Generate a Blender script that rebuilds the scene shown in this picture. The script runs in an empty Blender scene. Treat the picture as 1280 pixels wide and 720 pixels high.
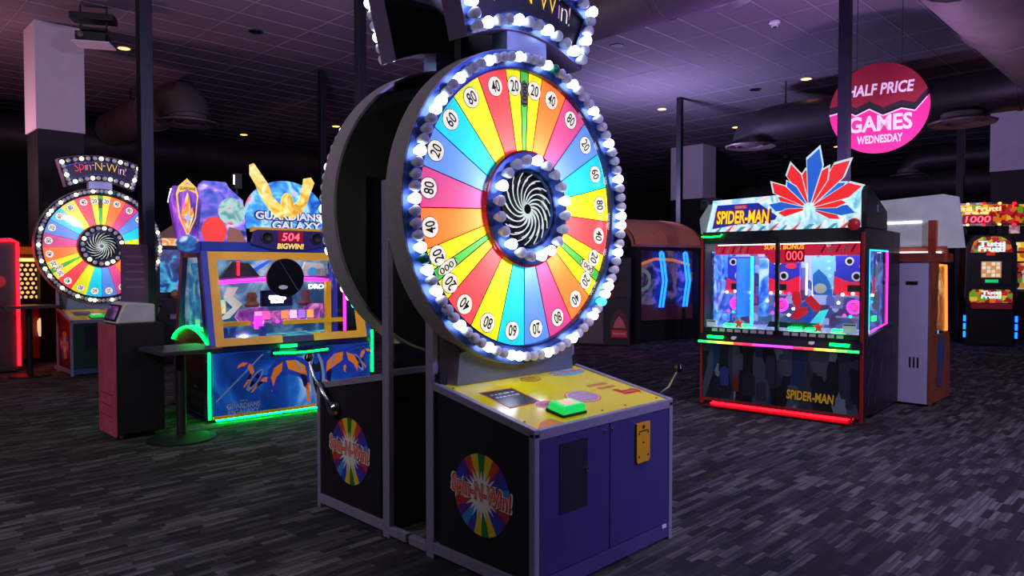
import bpy, math, random
from mathutils import Matrix, Vector
random.seed(7)
SC = bpy.context.scene
COL = SC.collection
PI = math.pi
R = math.radians

# ------------------------------------------------------------------ camera
F_PX, CAM_H, HORIZON = 890.0, 1.55, 335.0
cam_d = bpy.data.cameras.new('camera')
cam_d.sensor_width = 36.0
cam_d.lens = F_PX / 1280.0 * 36.0
cam_d.clip_end = 120
cam = bpy.data.objects.new('camera', cam_d)
COL.objects.link(cam)
cam.location = (0, 0, CAM_H)
cam.rotation_euler = (PI / 2 - math.atan((360 - HORIZON) / F_PX), 0, -PI / 4)
SC.camera = cam

# ------------------------------------------------------------------ world, exposure
w = bpy.data.worlds.new('world')
SC.world = w
w.use_nodes = True
w.node_tree.nodes['Background'].inputs[0].default_value = (0.010, 0.007, 0.016, 1)
w.node_tree.nodes['Background'].inputs[1].default_value = 1.0
SC.view_settings.view_transform = 'Standard'
SC.view_settings.look = 'None'
SC.view_settings.gamma = 1.0
SC.view_settings.use_curve_mapping = False
SC.view_settings.exposure = 0.0

CEIL = 5.6


def lamp(name, kind, loc, aim, energy, color, size=0.5, spot=60, blend=0.8):
    d = bpy.data.lights.new(name, kind)
    d.energy = energy
    d.color = color
    if kind == 'AREA':
        d.shape = 'DISK'
        d.size = size
    else:
        d.shadow_soft_size = size
    if kind == 'SPOT':
        d.spot_size = R(spot)
        d.spot_blend = blend
    o = bpy.data.objects.new(name, d)
    COL.objects.link(o)
    o.location = loc
    if aim is not None:
        v = Vector(aim) - Vector(loc)
        o.rotation_euler = v.to_track_quat('-Z', 'Y').to_euler()
    return o


# unseen coloured washes behind the camera, added upward fill above the machines
lamp('wash_fill', 'SPOT', (6.6, -4.4, 5.2), (3.0, 2.2, 0.5), 800, (0.36, 0.29, 1.0), 0.06, 80, .9)
lamp('wash_fill', 'SPOT', (-4.0, 3.5, 5.3), (2.2, 8.0, 1.5), 800, (0.78, 0.70, 0.80), 0.06, 100, .9)  # added left fill for the drum rims and kiosk side
lamp('wash_fill', 'SPOT', (4.2, -3.6, 5.3), (8.0, 2.2, 0.5), 1250, (0.68, 0.58, 0.92), 0.06, 95, .9)  # added fill for the right-hand machines and floor
lamp('desk_fill', 'SPOT', (5.0, 0.6, 5.45), (3.0, 2.5, 0.85), 230, (0.92, 0.90, 1.0), 0.12, 26, 0.7)  # added spot that brightens the yellow desk
lamp('ceiling_fill', 'AREA', (8.35, 3.4, 2.45), (9.4, 5.6, 5.6), 105, (0.45, 0.24, 0.92), 0.5)
lamp('ceiling_fill', 'AREA', (13.2, 9.4, 3.0), (14.5, 8.5, 5.6), 260, (0.42, 0.36, 0.75), 0.6)
lamp('ceiling_fill', 'AREA', (3.9, 7.9, 2.5), (5.6, 9.8, 5.6), 110, (0.42, 0.30, 0.46), 0.4)
lamp('ceiling_fill', 'AREA', (2.93, 3.18, 3.5), (4.4, 7.5, 5.6), 90, (0.40, 0.36, 0.62), 0.3)
lamp('ceiling_fill', 'AREA', (9.65, 2.9, 2.5), (11.0, 2.8, 5.6), 120, (0.55, 0.34, 0.62), 0.4)
lamp('ceiling_fill', 'AREA', (1.2, 14.2, 2.8), (3.4, 15.0, 5.6), 70, (0.75, 0.34, 0.45), 0.4)

# ------------------------------------------------------------------ materials
MATS = {}


def srgb(r, g, b):
    def f(c):
        c /= 255.0
        return c / 12.92 if c <= 0.04045 else ((c + 0.055) / 1.055) ** 2.4
    return (f(r), f(g), f(b), 1)


def mat(name, col, rough=0.5, metal=0.0, emit=0.0, var=0.12, scale=6.0, bump=0.0, ecol=None, spec=0.5):
    """procedural principled material; col is an sRGB triple, noise varies it by `var`"""
    if name in MATS:
        return MATS[name]
    m = bpy.data.materials.new(name)
    m.use_nodes = True
    nt = m.node_tree
    b = nt.nodes['Principled BSDF']
    c = srgb(*col)
    b.inputs['Roughness'].default_value = rough
    b.inputs['Metallic'].default_value = metal
    b.inputs['Specular IOR Level'].default_value = spec
    tc = nt.nodes.new('ShaderNodeTexCoord')
    nz = nt.nodes.new('ShaderNodeTexNoise')
    nz.inputs['Scale'].default_value = scale
    nz.inputs['Detail'].default_value = 4
    nt.links.new(tc.outputs['Object'], nz.inputs['Vector'])
    mr = nt.nodes.new('ShaderNodeMapRange')
    mr.inputs[1].default_value = 0.25
    mr.inputs[2].default_value = 0.75
    mr.inputs[3].default_value = 1 - var
    mr.inputs[4].default_value = 1 + var
    nt.links.new(nz.outputs['Fac'], mr.inputs[0])
    mx = nt.nodes.new('ShaderNodeMix')
    mx.data_type = 'RGBA'
    mx.blend_type = 'MULTIPLY'
    mx.inputs[0].default_value = 1
    mx.inputs[6].default_value = c
    nt.links.new(mr.outputs[0], mx.inputs[7])
    nt.links.new(mx.outputs[2], b.inputs['Base Color'])
    if emit > 0:
        if ecol:
            b.inputs['Emission Color'].default_value = srgb(*ecol)
        else:
            nt.links.new(mx.outputs[2], b.inputs['Emission Color'])
        b.inputs['Emission Strength'].default_value = emit
    if bump > 0:
        bp = nt.nodes.new('ShaderNodeBump')
        bp.inputs['Strength'].default_value = bump
        bp.inputs['Distance'].default_value = 0.01
        nt.links.new(nz.outputs['Fac'], bp.inputs['Height'])
        nt.links.new(bp.outputs[0], b.inputs['Normal'])
    MATS[name] = m
    return m


def art(name, stops, emit=0.8, scale=3.0, distort=1.5, detail=6, rough=0.3, tex='NOISE', stretch=(1, 1, 1)):
    """printed / backlit artwork: noise or voronoi through a colour ramp"""
    m = bpy.data.materials.new(name)
    m.use_nodes = True
    nt = m.node_tree
    b = nt.nodes['Principled BSDF']
    tc = nt.nodes.new('ShaderNodeTexCoord')
    mp = nt.nodes.new('ShaderNodeMapping')
    mp.inputs['Scale'].default_value = stretch
    nt.links.new(tc.outputs['Object'], mp.inputs[0])
    if tex == 'NOISE':
        n = nt.nodes.new('ShaderNodeTexNoise')
        n.inputs['Detail'].default_value = detail
        n.inputs['Distortion'].default_value = distort
        out = n.outputs['Fac']
    else:
        n = nt.nodes.new('ShaderNodeTexVoronoi')
        n.distance = 'CHEBYCHEV'
        sx = nt.nodes.new('ShaderNodeSeparateColor')
        nt.links.new(n.outputs['Color'], sx.inputs[0])
        out = sx.outputs[0]
    n.inputs['Scale'].default_value = scale
    nt.links.new(mp.outputs[0], n.inputs['Vector'])
    cr = nt.nodes.new('ShaderNodeValToRGB')
    el = cr.color_ramp.elements
    for i, (p, c) in enumerate(stops):
        e = el[i] if i < 2 else el.new(p)
        e.position = p
        e.color = srgb(*c)
    if tex != 'NOISE':
        cr.color_ramp.interpolation = 'CONSTANT'
    nt.links.new(out, cr.inputs[0])
    nt.links.new(cr.outputs[0], b.inputs['Base Color'])
    if emit > 0:
        nt.links.new(cr.outputs[0], b.inputs['Emission Color'])
        b.inputs['Emission Strength'].default_value = emit
    b.inputs['Roughness'].default_value = rough
    MATS[name] = m
    return m


def glass(name, tint=(1, 1, 1), refl=0.08):
    m = bpy.data.materials.new(name)
    m.use_nodes = True
    nt = m.node_tree
    nt.nodes.clear()
    o = nt.nodes.new('ShaderNodeOutputMaterial')
    t = nt.nodes.new('ShaderNodeBsdfTransparent')
    t.inputs[0].default_value = (*tint, 1)
    g = nt.nodes.new('ShaderNodeBsdfGlossy')
    g.inputs['Roughness'].default_value = 0.03
    lw = nt.nodes.new('ShaderNodeLayerWeight')      # facing term: same value on both sides of the pane
    lw.inputs['Blend'].default_value = 0.5
    pw = nt.nodes.new('ShaderNodeMath')
    pw.operation = 'POWER'
    pw.inputs[1].default_value = 4.0
    nt.links.new(lw.outputs['Facing'], pw.inputs[0])
    mm = nt.nodes.new('ShaderNodeMath')
    mm.operation = 'MULTIPLY_ADD'
    mm.inputs[1].default_value = 0.6
    mm.inputs[2].default_value = refl * 0.35
    ms = nt.nodes.new('ShaderNodeMixShader')
    nt.links.new(pw.outputs[0], mm.inputs[0])
    nt.links.new(mm.outputs[0], ms.inputs[0])
    nt.links.new(t.outputs[0], ms.inputs[1])
    nt.links.new(g.outputs[0], ms.inputs[2])
    nt.links.new(ms.outputs[0], o.inputs[0])
    MATS[name] = m
    return m


def carpet_mat():
    m = bpy.data.materials.new('carpet')
    m.use_nodes = True
    nt = m.node_tree
    b = nt.nodes['Principled BSDF']
    N = nt.nodes.new
    L = nt.links.new

    def math_(op, a, bb=None, c=None):
        n = N('ShaderNodeMath')
        n.operation = op
        for i, v in enumerate((a, bb, c)):
            if v is None:
                continue
            if isinstance(v, (int, float)):
                n.inputs[i].default_value = v
            else:
                L(v, n.inputs[i])
        return n.outputs[0]

    def wn(x, y):
        n = N('ShaderNodeTexWhiteNoise')
        n.noise_dimensions = '2D'
        cb = N('ShaderNodeCombineXYZ')
        L(x, cb.inputs[0])
        L(y, cb.inputs[1])
        L(cb.outputs[0], n.inputs['Vector'])
        return n.outputs['Value']
    tc = N('ShaderNodeTexCoord')
    sp = N('ShaderNodeSeparateXYZ')
    L(tc.outputs['Object'], sp.inputs[0])
    x, y = sp.outputs[0], sp.outputs[1]
    # plank-like carpet rows along x, each row shifted and cut in blocks, each block hatched with fine yarn lines
    row = math_('FLOOR', math_('MULTIPLY', y, 21.0))
    off = math_('MULTIPLY', wn(row, row), 9.0)
    cell = math_('FLOOR', math_('MULTIPLY_ADD', x, 4.8, off))
    blk = wn(cell, row)
    row2 = math_('FLOOR', math_('MULTIPLY', y, 4.0))
    cell2 = math_('FLOOR', math_('MULTIPLY', x, 2.0))
    blk2 = wn(cell2, row2)
    yarn = wn(math_('FLOOR', math_('MULTIPLY', y, 80.0)), cell)
    nz = N('ShaderNodeTexNoise')
    nz.inputs['Scale'].default_value = 140
    L(tc.outputs['Object'], nz.inputs['Vector'])
    v = math_('MULTIPLY', math_('POWER', blk, 1.7), math_('MULTIPLY_ADD', math_('POWER', yarn, 1.5), 1.15, 0.30))
    v = math_('MULTIPLY', v, math_('MULTIPLY_ADD', blk2, 0.9, 0.35))
    v = math_('MULTIPLY_ADD', nz.outputs['Fac'], 0.10, v)
    cr = N('ShaderNodeValToRGB')
    cr.color_ramp.elements[0].color = (0.028, 0.027, 0.029, 1)
    cr.color_ramp.elements[1].color = (0.185, 0.178, 0.176, 1)
    cr.color_ramp.elements[1].position = 0.9
    L(v, cr.inputs[0])
    L(cr.outputs[0], b.inputs['Base Color'])
    b.inputs['Roughness'].default_value = 0.95
    b.inputs['Specular IOR Level'].default_value = 0.1
    bp = N('ShaderNodeBump')
    bp.inputs['Strength'].default_value = 0.3
    bp.inputs['Distance'].default_value = 0.004
    L(v, bp.inputs['Height'])
    L(bp.outputs[0], b.inputs['Normal'])
    return m


BLACK = mat('black_laminate', (30, 28, 34), 0.5, var=0.2)
BLACKM = mat('black_paint', (20, 19, 22), 0.6)
DARK = mat('dark_grey_paint', (48, 46, 52), 0.5)
STEEL = mat('brushed_trim', (158, 152, 182), 0.45, 0.25, scale=40, var=0.1)
STEEL_D = mat('drum_shell', (186, 178, 186), 0.4, 0.25, scale=25, var=0.1)
RIMBLUE = mat('rim_plate', (66, 96, 178), 0.3, 0.5, var=0.05)
NAVY = mat('navy_door', (62, 58, 118), 0.5, var=0.08)
CHROME = mat('chrome', (215, 215, 220), 0.15, 1.0, var=0.02)
YELLOW = mat('desk_yellow', (250, 232, 20), 0.16, var=0.03, spec=0.6)
GOLDP = mat('ticket_plate', (235, 170, 30), 0.45)
WHITE = mat('white_plastic', (225, 225, 228), 0.5)
PRW = mat('print_white', (240, 238, 232), 0.5, var=0.02)
PRK = mat('print_black', (14, 12, 14), 0.5)
PRR = mat('print_red', (222, 60, 40), 0.5)
BULB_ON = mat('bulb_lit', (240, 246, 255), 0.4, emit=7.0, ecol=(222, 234, 255), var=0.0)
BULB_WARM = mat('bulb_lit_warm', (255, 250, 225), 0.4, emit=3.0, ecol=(255, 246, 205), var=0.0)
BULB_OFF = mat('bulb_unlit', (240, 242, 255), 0.3, var=0.03)
BULB_GRN = mat('bulb_green', (10, 120, 95), 0.35, var=0.05)
BULB_GRN_ON = mat('bulb_green_lit', (60, 220, 200), 0.35, emit=2.6, ecol=(70, 235, 215), var=0.0)
SWIRL = mat('swirl_tube', (222, 232, 222), 0.4, emit=0.62, ecol=(222, 236, 222), var=0.0)
GLASS = glass('clear_glass', refl=0.07)
SMOKE = glass('smoked_glass', (0.75, 0.75, 0.78), refl=0.10)
LED_G = mat('led_green', (20, 255, 110), 0.4, emit=12.0, ecol=(0, 255, 55), var=0.0)
LED_GU = mat('led_green_under', (20, 255, 110), 0.4, emit=42.0, ecol=(0, 255, 75), var=0.0)
LED_R = mat('led_red', (255, 20, 30), 0.4, emit=9.0, ecol=(255, 10, 25), var=0.0)
LED_B = mat('led_blue', (40, 130, 255), 0.4, emit=5.5, ecol=(14, 84, 255), var=0.0)
LED_C = mat('led_cyan', (60, 220, 255), 0.4, emit=1.7, ecol=(50, 205, 255), var=0.0)
LED_M = mat('led_magenta', (255, 60, 220), 0.4, emit=1.7, ecol=(255, 50, 205), var=0.0)
LED_Y = mat('led_yellow', (255, 230, 120), 0.4, emit=3.0, ecol=(255, 215, 90), var=0.0)
LED_W = mat('led_white', (255, 255, 255), 0.4, emit=3.5, ecol=(245, 248, 255), var=0.0)
DIGIT = mat('digit_red', (255, 90, 110), 0.4, emit=3.0, ecol=(255, 70, 90), var=0.0)
DIGBG = mat('digit_window', (110, 5, 20), 0.3, emit=0.5, ecol=(150, 5, 25), var=0.0)
AMBER = mat('downlight_lens', (255, 190, 110), 0.4, emit=6.0, ecol=(255, 170, 80), var=0.0)


def glow(name, col, e=0.8, var=0.05):
    return mat('lit_' + name, col, 0.35, emit=e, var=var)


# ------------------------------------------------------------------ mesh builder
_T = {}


def text_geo(body, bold=0.0, shear=0.0, depth=0.0, space=1.0):
    key = (body, bold, shear, depth, space)
    if key in _T:
        return _T[key]
    c = bpy.data.curves.new('t', 'FONT')
    c.body = body
    c.offset = bold
    c.shear = shear
    c.extrude = depth
    c.space_character = space
    c.resolution_u = 3
    c.align_x = 'CENTER'
    o = bpy.data.objects.new('t', c)
    COL.objects.link(o)
    dg = bpy.context.evaluated_depsgraph_get()
    e = o.evaluated_get(dg)
    me = e.to_mesh()
    vs = [v.co.copy() for v in me.vertices]
    fs = [tuple(p.vertices) for p in me.polygons]
    e.to_mesh_clear()
    bpy.data.objects.remove(o)
    bpy.data.curves.remove(c)
    x0, x1 = min(v.x for v in vs), max(v.x for v in vs)
    y0, y1 = min(v.y for v in vs), max(v.y for v in vs)
    cx, cy = (x0 + x1) / 2, (y0 + y1) / 2
    vs = [Vector((v.x - cx, v.y - cy, v.z)) for v in vs]
    _T[key] = (vs, fs, x1 - x0, y1 - y0)
    return _T[key]


def frame(o, r, u):
    r, u = Vector(r).normalized(), Vector(u).normalized()
    n = r.cross(u)
    return Matrix(((r.x, u.x, n.x, o[0]), (r.y, u.y, n.y, o[1]), (r.z, u.z, n.z, o[2]), (0, 0, 0, 1)))


def front(y, x=0, z=0):      # plane facing -Y
    return frame((x, y, z), (1, 0, 0), (0, 0, 1))


def left(x, y=0, z=0):       # plane facing -X
    return frame((x, y, z), (0, -1, 0), (0, 0, 1))


def right(x, y=0, z=0):      # plane facing +X
    return frame((x, y, z), (0, 1, 0), (0, 0, 1))


class MB:
    def __init__(self):
        self.v, self.f, self.m, self.mats = [], [], [], []

    def mi(self, m):
        if m not in self.mats:
            self.mats.append(m)
        return self.mats.index(m)

    def add(self, vs, fs, m, M=None):
        n = len(self.v)
        k = self.mi(m)
        for p in vs:
            p = Vector(p)
            self.v.append((M @ p) if M is not None else p)
        for f in fs:
            self.f.append(tuple(i + n for i in f))
            self.m.append(k)
        return self

    def box(self, x0, x1, y0, y1, z0, z1, m, M=None):
        vs = [(x, y, z) for z in (z0, z1) for y in (y0, y1) for x in (x0, x1)]
        fs = [(0, 2, 3, 1), (4, 5, 7, 6), (0, 1, 5, 4), (2, 6, 7, 3), (0, 4, 6, 2), (1, 3, 7, 5)]
        return self.add(vs, fs, m, M)

    def prism(self, poly, c0, c1, m, M=None):
        n = len(poly)
        a = sum(poly[i][0] * poly[(i + 1) % n][1] - poly[(i + 1) % n][0] * poly[i][1] for i in range(n))
        if a < 0:
            poly = poly[::-1]
        vs = [(p[0], p[1], c0) for p in poly] + [(p[0], p[1], c1) for p in poly]
        fs = [tuple(range(n))[::-1], tuple(range(n, 2 * n))]
        fs += [(i, (i + 1) % n, n + (i + 1) % n, n + i) for i in range(n)]
        return self.add(vs, fs, m, M)

    def loft(self, rings, m, M=None, cap=True):
        n = len(rings[0])
        vs = [p for r_ in rings for p in r_]
        fs = []
        for k in range(len(rings) - 1):
            for i in range(n):
                j = (i + 1) % n
                fs.append((k * n + i, k * n + j, (k + 1) * n + j, (k + 1) * n + i))
        if cap:
            fs.append(tuple(range(n))[::-1])
            fs.append(tuple(range((len(rings) - 1) * n, len(rings) * n)))
        return self.add(vs, fs, m, M)

    def lathe(self, prof, m, n=24, M=None, cap=True):
        rings = [[(r * math.cos(2 * PI * i / n), r * math.sin(2 * PI * i / n), z) for i in range(n)] for r, z in prof]
        return self.loft(rings, m, M, cap)

    def disc(self, cx, cy, r, c0, c1, m, M=None, n=32, ry=None):
        ry = ry or r
        return self.prism([(cx + r * math.cos(2 * PI * i / n), cy + ry * math.sin(2 * PI * i / n)) for i in range(n)], c0, c1, m, M)

    def ring(self, r0, r1, c0, c1, m, M=None, n=64, cx=0, cy=0):
        prof = [(r0, c0), (r1, c0), (r1, c1), (r0, c1), (r0, c0)]
        rings = [[(cx + r * math.cos(2 * PI * i / n), cy + r * math.sin(2 * PI * i / n), z) for i in range(n)] for r, z in prof]
        return self.loft(rings, m, M, False)

    def tube(self, pts, r, m, n=8, M=None, closed=False):
        pts = [Vector(p) for p in pts]
        rings = []
        up = Vector((0, 0, 1))
        k = len(pts)
        for i, p in enumerate(pts):
            if closed:
                t = pts[(i + 1) % k] - pts[i - 1]
            else:
                t = pts[min(i + 1, k - 1)] - pts[max(i - 1, 0)]
            t.normalize()
            a = up - t * up.dot(t)
            if a.length < 0.05:
                a = Vector((1, 0, 0)) - t * t.x
            a.normalize()
            b = t.cross(a)
            rr = r[i] if isinstance(r, (list, tuple)) else r
            rings.append([p + (a * math.cos(2 * PI * q / n) + b * math.sin(2 * PI * q / n)) * rr for q in range(n)])
            up = a
        if closed:
            rings.append(rings[0])
        return self.loft(rings, m, M, not closed)

    def text(self, body, size, m, M, cx=0, cy=0, cz=0.0, width=None, bold=0.0, shear=0.0, depth=0.002, rot=0.0, space=1.0):
        """letters of cap height about `size`, or stretched to `width`"""
        vs, fs, w_, h_ = text_geo(body, bold, shear, 0.0, space)
        s = size / h_
        sx = (width / w_) if width else s
        cr, sr = math.cos(rot), math.sin(rot)
        out = []
        for z in (cz, ):
            for v in vs:
                x, y = v.x * sx, v.y * s
                out.append((cx + x * cr - y * sr, cy + x * sr + y * cr, z + depth))
        return self.add(out, fs, m, M)

    def dashes(self, m, M, cx, cy, cz, width, h, n=6):
        """a row of small print too fine to read: short strips of uneven length"""
        rnd = random.Random(int(cx * 977 + cy * 1301) + n)
        ws = [rnd.uniform(.5, 1.4) for _ in range(n)]
        k = width / (sum(ws) + .35 * (n - 1))
        x = cx - width / 2
        for w_ in ws:
            self.prism([(x, cy - h / 2), (x + w_ * k, cy - h / 2), (x + w_ * k, cy + h / 2), (x, cy + h / 2)], cz, cz + .0005, m, M)
            x += (w_ + .35) * k
        return self

    def build(self, name, parent=None, smooth=False, bevel=0.0):
        me = bpy.data.meshes.new(name)
        me.from_pydata([tuple(p) for p in self.v], [], self.f)
        for m in self.mats:
            me.materials.append(m)
        me.polygons.foreach_set('material_index', self.m)
        if smooth:
            me.polygons.foreach_set('use_smooth', [True] * len(self.f))
            try:
                me.set_sharp_from_angle(angle=R(40))
            except Exception:
                pass
        me.update()
        o = bpy.data.objects.new(name, me)
        COL.objects.link(o)
        if parent is not None:
            o.parent = parent
        if bevel:
            b = o.modifiers.new('bevel', 'BEVEL')
            b.width = bevel
            b.segments = 2
            b.limit_method = 'ANGLE'
        return o


def thing(name, label, cat, loc=(0, 0, 0), rz=0.0, group=None):
    o = bpy.data.objects.new(name, None)
    COL.objects.link(o)
    o.location = loc
    o.rotation_euler = (0, 0, rz)
    o.empty_display_size = 0.1
    return tag(o, label, cat, group)


def tag(o, label, cat, group=None):
    o['label'] = label
    o['category'] = cat
    if group:
        o['group'] = group
    return o


def struct(o):
    o['kind'] = 'structure'
    return o


def inst(src, parent, M):
    o = bpy.data.objects.new(src.name.split('.')[0], src if isinstance(src, bpy.types.Mesh) else src.data)
    COL.objects.link(o)
    o.parent = parent
    o.matrix_local = M
    return o


def copy_tree(o, parent=None):
    c = o.copy()
    COL.objects.link(c)
    c.parent = parent
    for ch in list(o.children):
        copy_tree(ch, c)
    return c


def polar(r, th):           # clockwise from the top, as seen from the front
    return (r * math.sin(th), r * math.cos(th))


# ================================================================== SETTING
X0, X1, Y0, Y1 = -6.0, 31.0, -6.0, 28.0
fl = MB().box(X0, X1, Y0, Y1, -0.1, 0.0, carpet_mat()).build('floor')
struct(fl)
WALLM = mat('dark_wall', (30, 27, 34), 0.8)
for n_, b_ in (('wall_right', (X1, X1 + .2, Y0, Y1)), ('wall_left', (X0, X1, Y1, Y1 + .2)),
               ('wall_back', (X0 - .2, X0, Y0, Y1)), ('wall_front', (X0, X1, Y0 - .2, Y0))):
    struct(MB().box(*b_, 0, CEIL + .3, WALLM).build(n_))
CEILM = mat('ceiling_tile', (112, 104, 116), 0.9, var=0.10, scale=30, bump=0.15)
TBAR = mat('ceiling_grid', (158, 148, 166), 0.5, var=0.25, scale=.6)
DUCT = mat('black_duct', (44, 40, 46), 0.5, 0.2, var=0.2)
DUCTL = mat('grey_duct', (88, 80, 84), 0.55, 0.2, var=0.2, scale=3)
ceil = struct(MB().box(X0, X1, Y0, Y1, CEIL + .06, CEIL + .26, WALLM).build('ceiling'))
TX, TY, OX, OY = 1.244, 0.597, 9.975, 7.55
# suspended tiles: the nearest in view are pieces of their own, the rest one joined part
tile_src = MB().box(0.012, TX - .012, 0.012, TY - .012, 0, 0.02, CEILM)
tile_me = tile_src.build('ceiling_tile', ceil)
rest, cand = MB(), []
i0, i1 = int((X0 - OX) / TX) - 1, int((X1 - OX) / TX) + 1
j0, j1 = int((Y0 - OY) / TY) - 1, int((Y1 - OY) / TY) + 1
for i in range(i0, i1 + 1):
    for j in range(j0, j1 + 1):
        x, y = OX + i * TX, OY + j * TY
        if x < X0 or x + TX > X1 or y < Y0 or y + TY > Y1:
            continue
        d = ((x + TX / 2) + (y + TY / 2)) / 2 ** .5
        s = ((x + TX / 2) - (y + TY / 2)) / 2 ** .5
        vis = d > 9.4 and abs(s) < d * 0.76
        cand.append((d if vis else 900 + abs(d), x, y))
cand.sort()
for k, (d, x, y) in enumerate(cand):
    if k < 300 and d < 900:
        if k == 0:
            tile_me.location = (x, y, CEIL)
        else:
            o = tile_me.copy()
            COL.objects.link(o)
            o.location = (x, y, CEIL)
    else:
        rest.box(x + .012, x + TX - .012, y + .012, y + TY - .012, CEIL, CEIL + .02, CEILM)
o = rest.build('ceiling_tile_field', ceil)
o['kind'] = 'stuff'
g = MB()
for i in range(i0, i1 + 1):
    x = OX + i * TX
    if X0 < x < X1:
        g.box(x - .006, x + .006, Y0, Y1, CEIL - .004, CEIL + .02, TBAR)
for j in range(j0, j1 + 1):
    y = OY + j * TY
    if Y0 < y < Y1:
        g.box(X0, X1, y - .009, y + .009, CEIL - .004, CEIL + .021, TBAR)
o = g.build('ceiling_grid', ceil)
o['kind'] = 'stuff'

# ================================================================== PRIZE WHEEL MACHINES
RING_Y, DRUM_Y, WZ, WR = 0.59, 0.73, 1.885, 0.88
HX = 0.5775
SEG = {'green': (62, 168, 62), 'yellow': (248, 226, 12), 'orange': (252, 122, 40), 'magenta': (206, 62, 128),
       'blue': (82, 134, 214), 'cyan': (10, 200, 226), 'lime': (226, 226, 14), 'red': (240, 62, 70)}
SEGM = {}
for k_, c_ in SEG.items():
    m_ = mat('segment_' + k_, c_, 0.25, emit=0.68, var=0.02)
    nt_ = m_.node_tree
    b_ = nt_.nodes['Principled BSDF']
    tr_ = nt_.nodes.new('ShaderNodeBsdfTranslucent')
    tr_.inputs[0].default_value = srgb(*[min(255, v * 0.75 + 64) for v in c_])
    ad_ = nt_.nodes.new('ShaderNodeAddShader')
    nt_.links.new(b_.outputs[0], ad_.inputs[0])
    nt_.links.new(tr_.outputs[0], ad_.inputs[1])
    nt_.links.new(ad_.outputs[0], nt_.nodes['Material Output'].inputs[0])
    SEGM[k_] = m_
BADGE = mat('badge_white', (252, 246, 225), 0.4, emit=0.9, ecol=(252, 244, 220), var=0.0)
BADGED = mat('badge_grey', (140, 128, 110), 0.4, emit=0.25, var=0.0)
SEQ = [('green', '1000', 5.0), ('yellow', '20', 8.6), ('orange', '40', 16.3), ('magenta', '80', 16.3), ('blue', '20', 16.3),
       ('cyan', '60', 16.3), ('lime', '80', 16.3), ('red', '40', 16.3), ('yellow', '20', 8.6)]


def bulb_mesh(name, m):
    b = MB()
    b.lathe([(0.013, 0.0), (0.016, 0.006), (0.0255, 0.034), (0.028, 0.044), (0.0265, 0.054), (0.019, 0.062), (0.008, 0.0655)], m, 14)
    o = b.build(name, None, True)
    me = o.data
    bpy.data.objects.remove(o)
    return me


B_ON, B_OFF, B_GRN, B_GRN_ON = (bulb_mesh('bulb', m) for m in (BULB_ON, BULB_OFF, BULB_GRN, BULB_GRN_ON))
B_WARM = bulb_mesh('bulb', BULB_WARM)


def logo(b, M, s):
    """round multicolour burst with the machine's name across it; s = radius"""
    cols = ['pg', 'py', 'pr', 'pp', 'pb', 'pc', 'pl', 'pr2', 'pp', 'pb', 'py', 'pg', 'py', 'pb', 'pc', 'pp', 'pr2', 'pl', 'pc', 'pb', 'pp', 'pr', 'py']
    pc = {'pg': (40, 130, 50), 'py': (235, 205, 40), 'pr': (215, 70, 45), 'pr2': (200, 60, 60), 'pp': (95, 50, 150), 'pb': (55, 70, 190), 'pc': (60, 150, 220), 'pl': (120, 185, 70)}
    n = len(cols)
    for i, c in enumerate(cols):
        a0, a1 = 2 * PI * (i - .5) / n, 2 * PI * (i + .5) / n
        poly = [polar(s * .3, a0), polar(s, a0), polar(s, (a0 + a1) / 2), polar(s, a1), polar(s * .3, a1)]
        b.prism(poly, 0, 0.0012, mat('print_' + c, pc[c], 0.45, var=0.03), M)
    star = []
    random.seed(3)
    for i in range(48):
        rr = s * (0.36 if i % 2 else random.uniform(.58, .72))
        star.append(polar(rr, 2 * PI * i / 48))
    b.prism(star, 0.0014, 0.0022, PRW, M)
    b.text('Spin-N-Win!', s * .66, PRW, M, -.02 * s, 0.02 * s, 0.003, width=s * 2.22, bold=0.075, rot=-0.06)
    b.text('Spin-N-Win!', s * .60, PRR, M, -.02 * s, 0.02 * s, 0.0036, width=s * 2.12, bold=0.045, rot=-0.06)
    b.text('Spin-N-Win!', s * .52, mat('print_pink', (250, 170, 150), .5), M, -.02 * s, 0.02 * s, 0.0042, width=s * 2.02, bold=-0.012, rot=-0.06)


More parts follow.
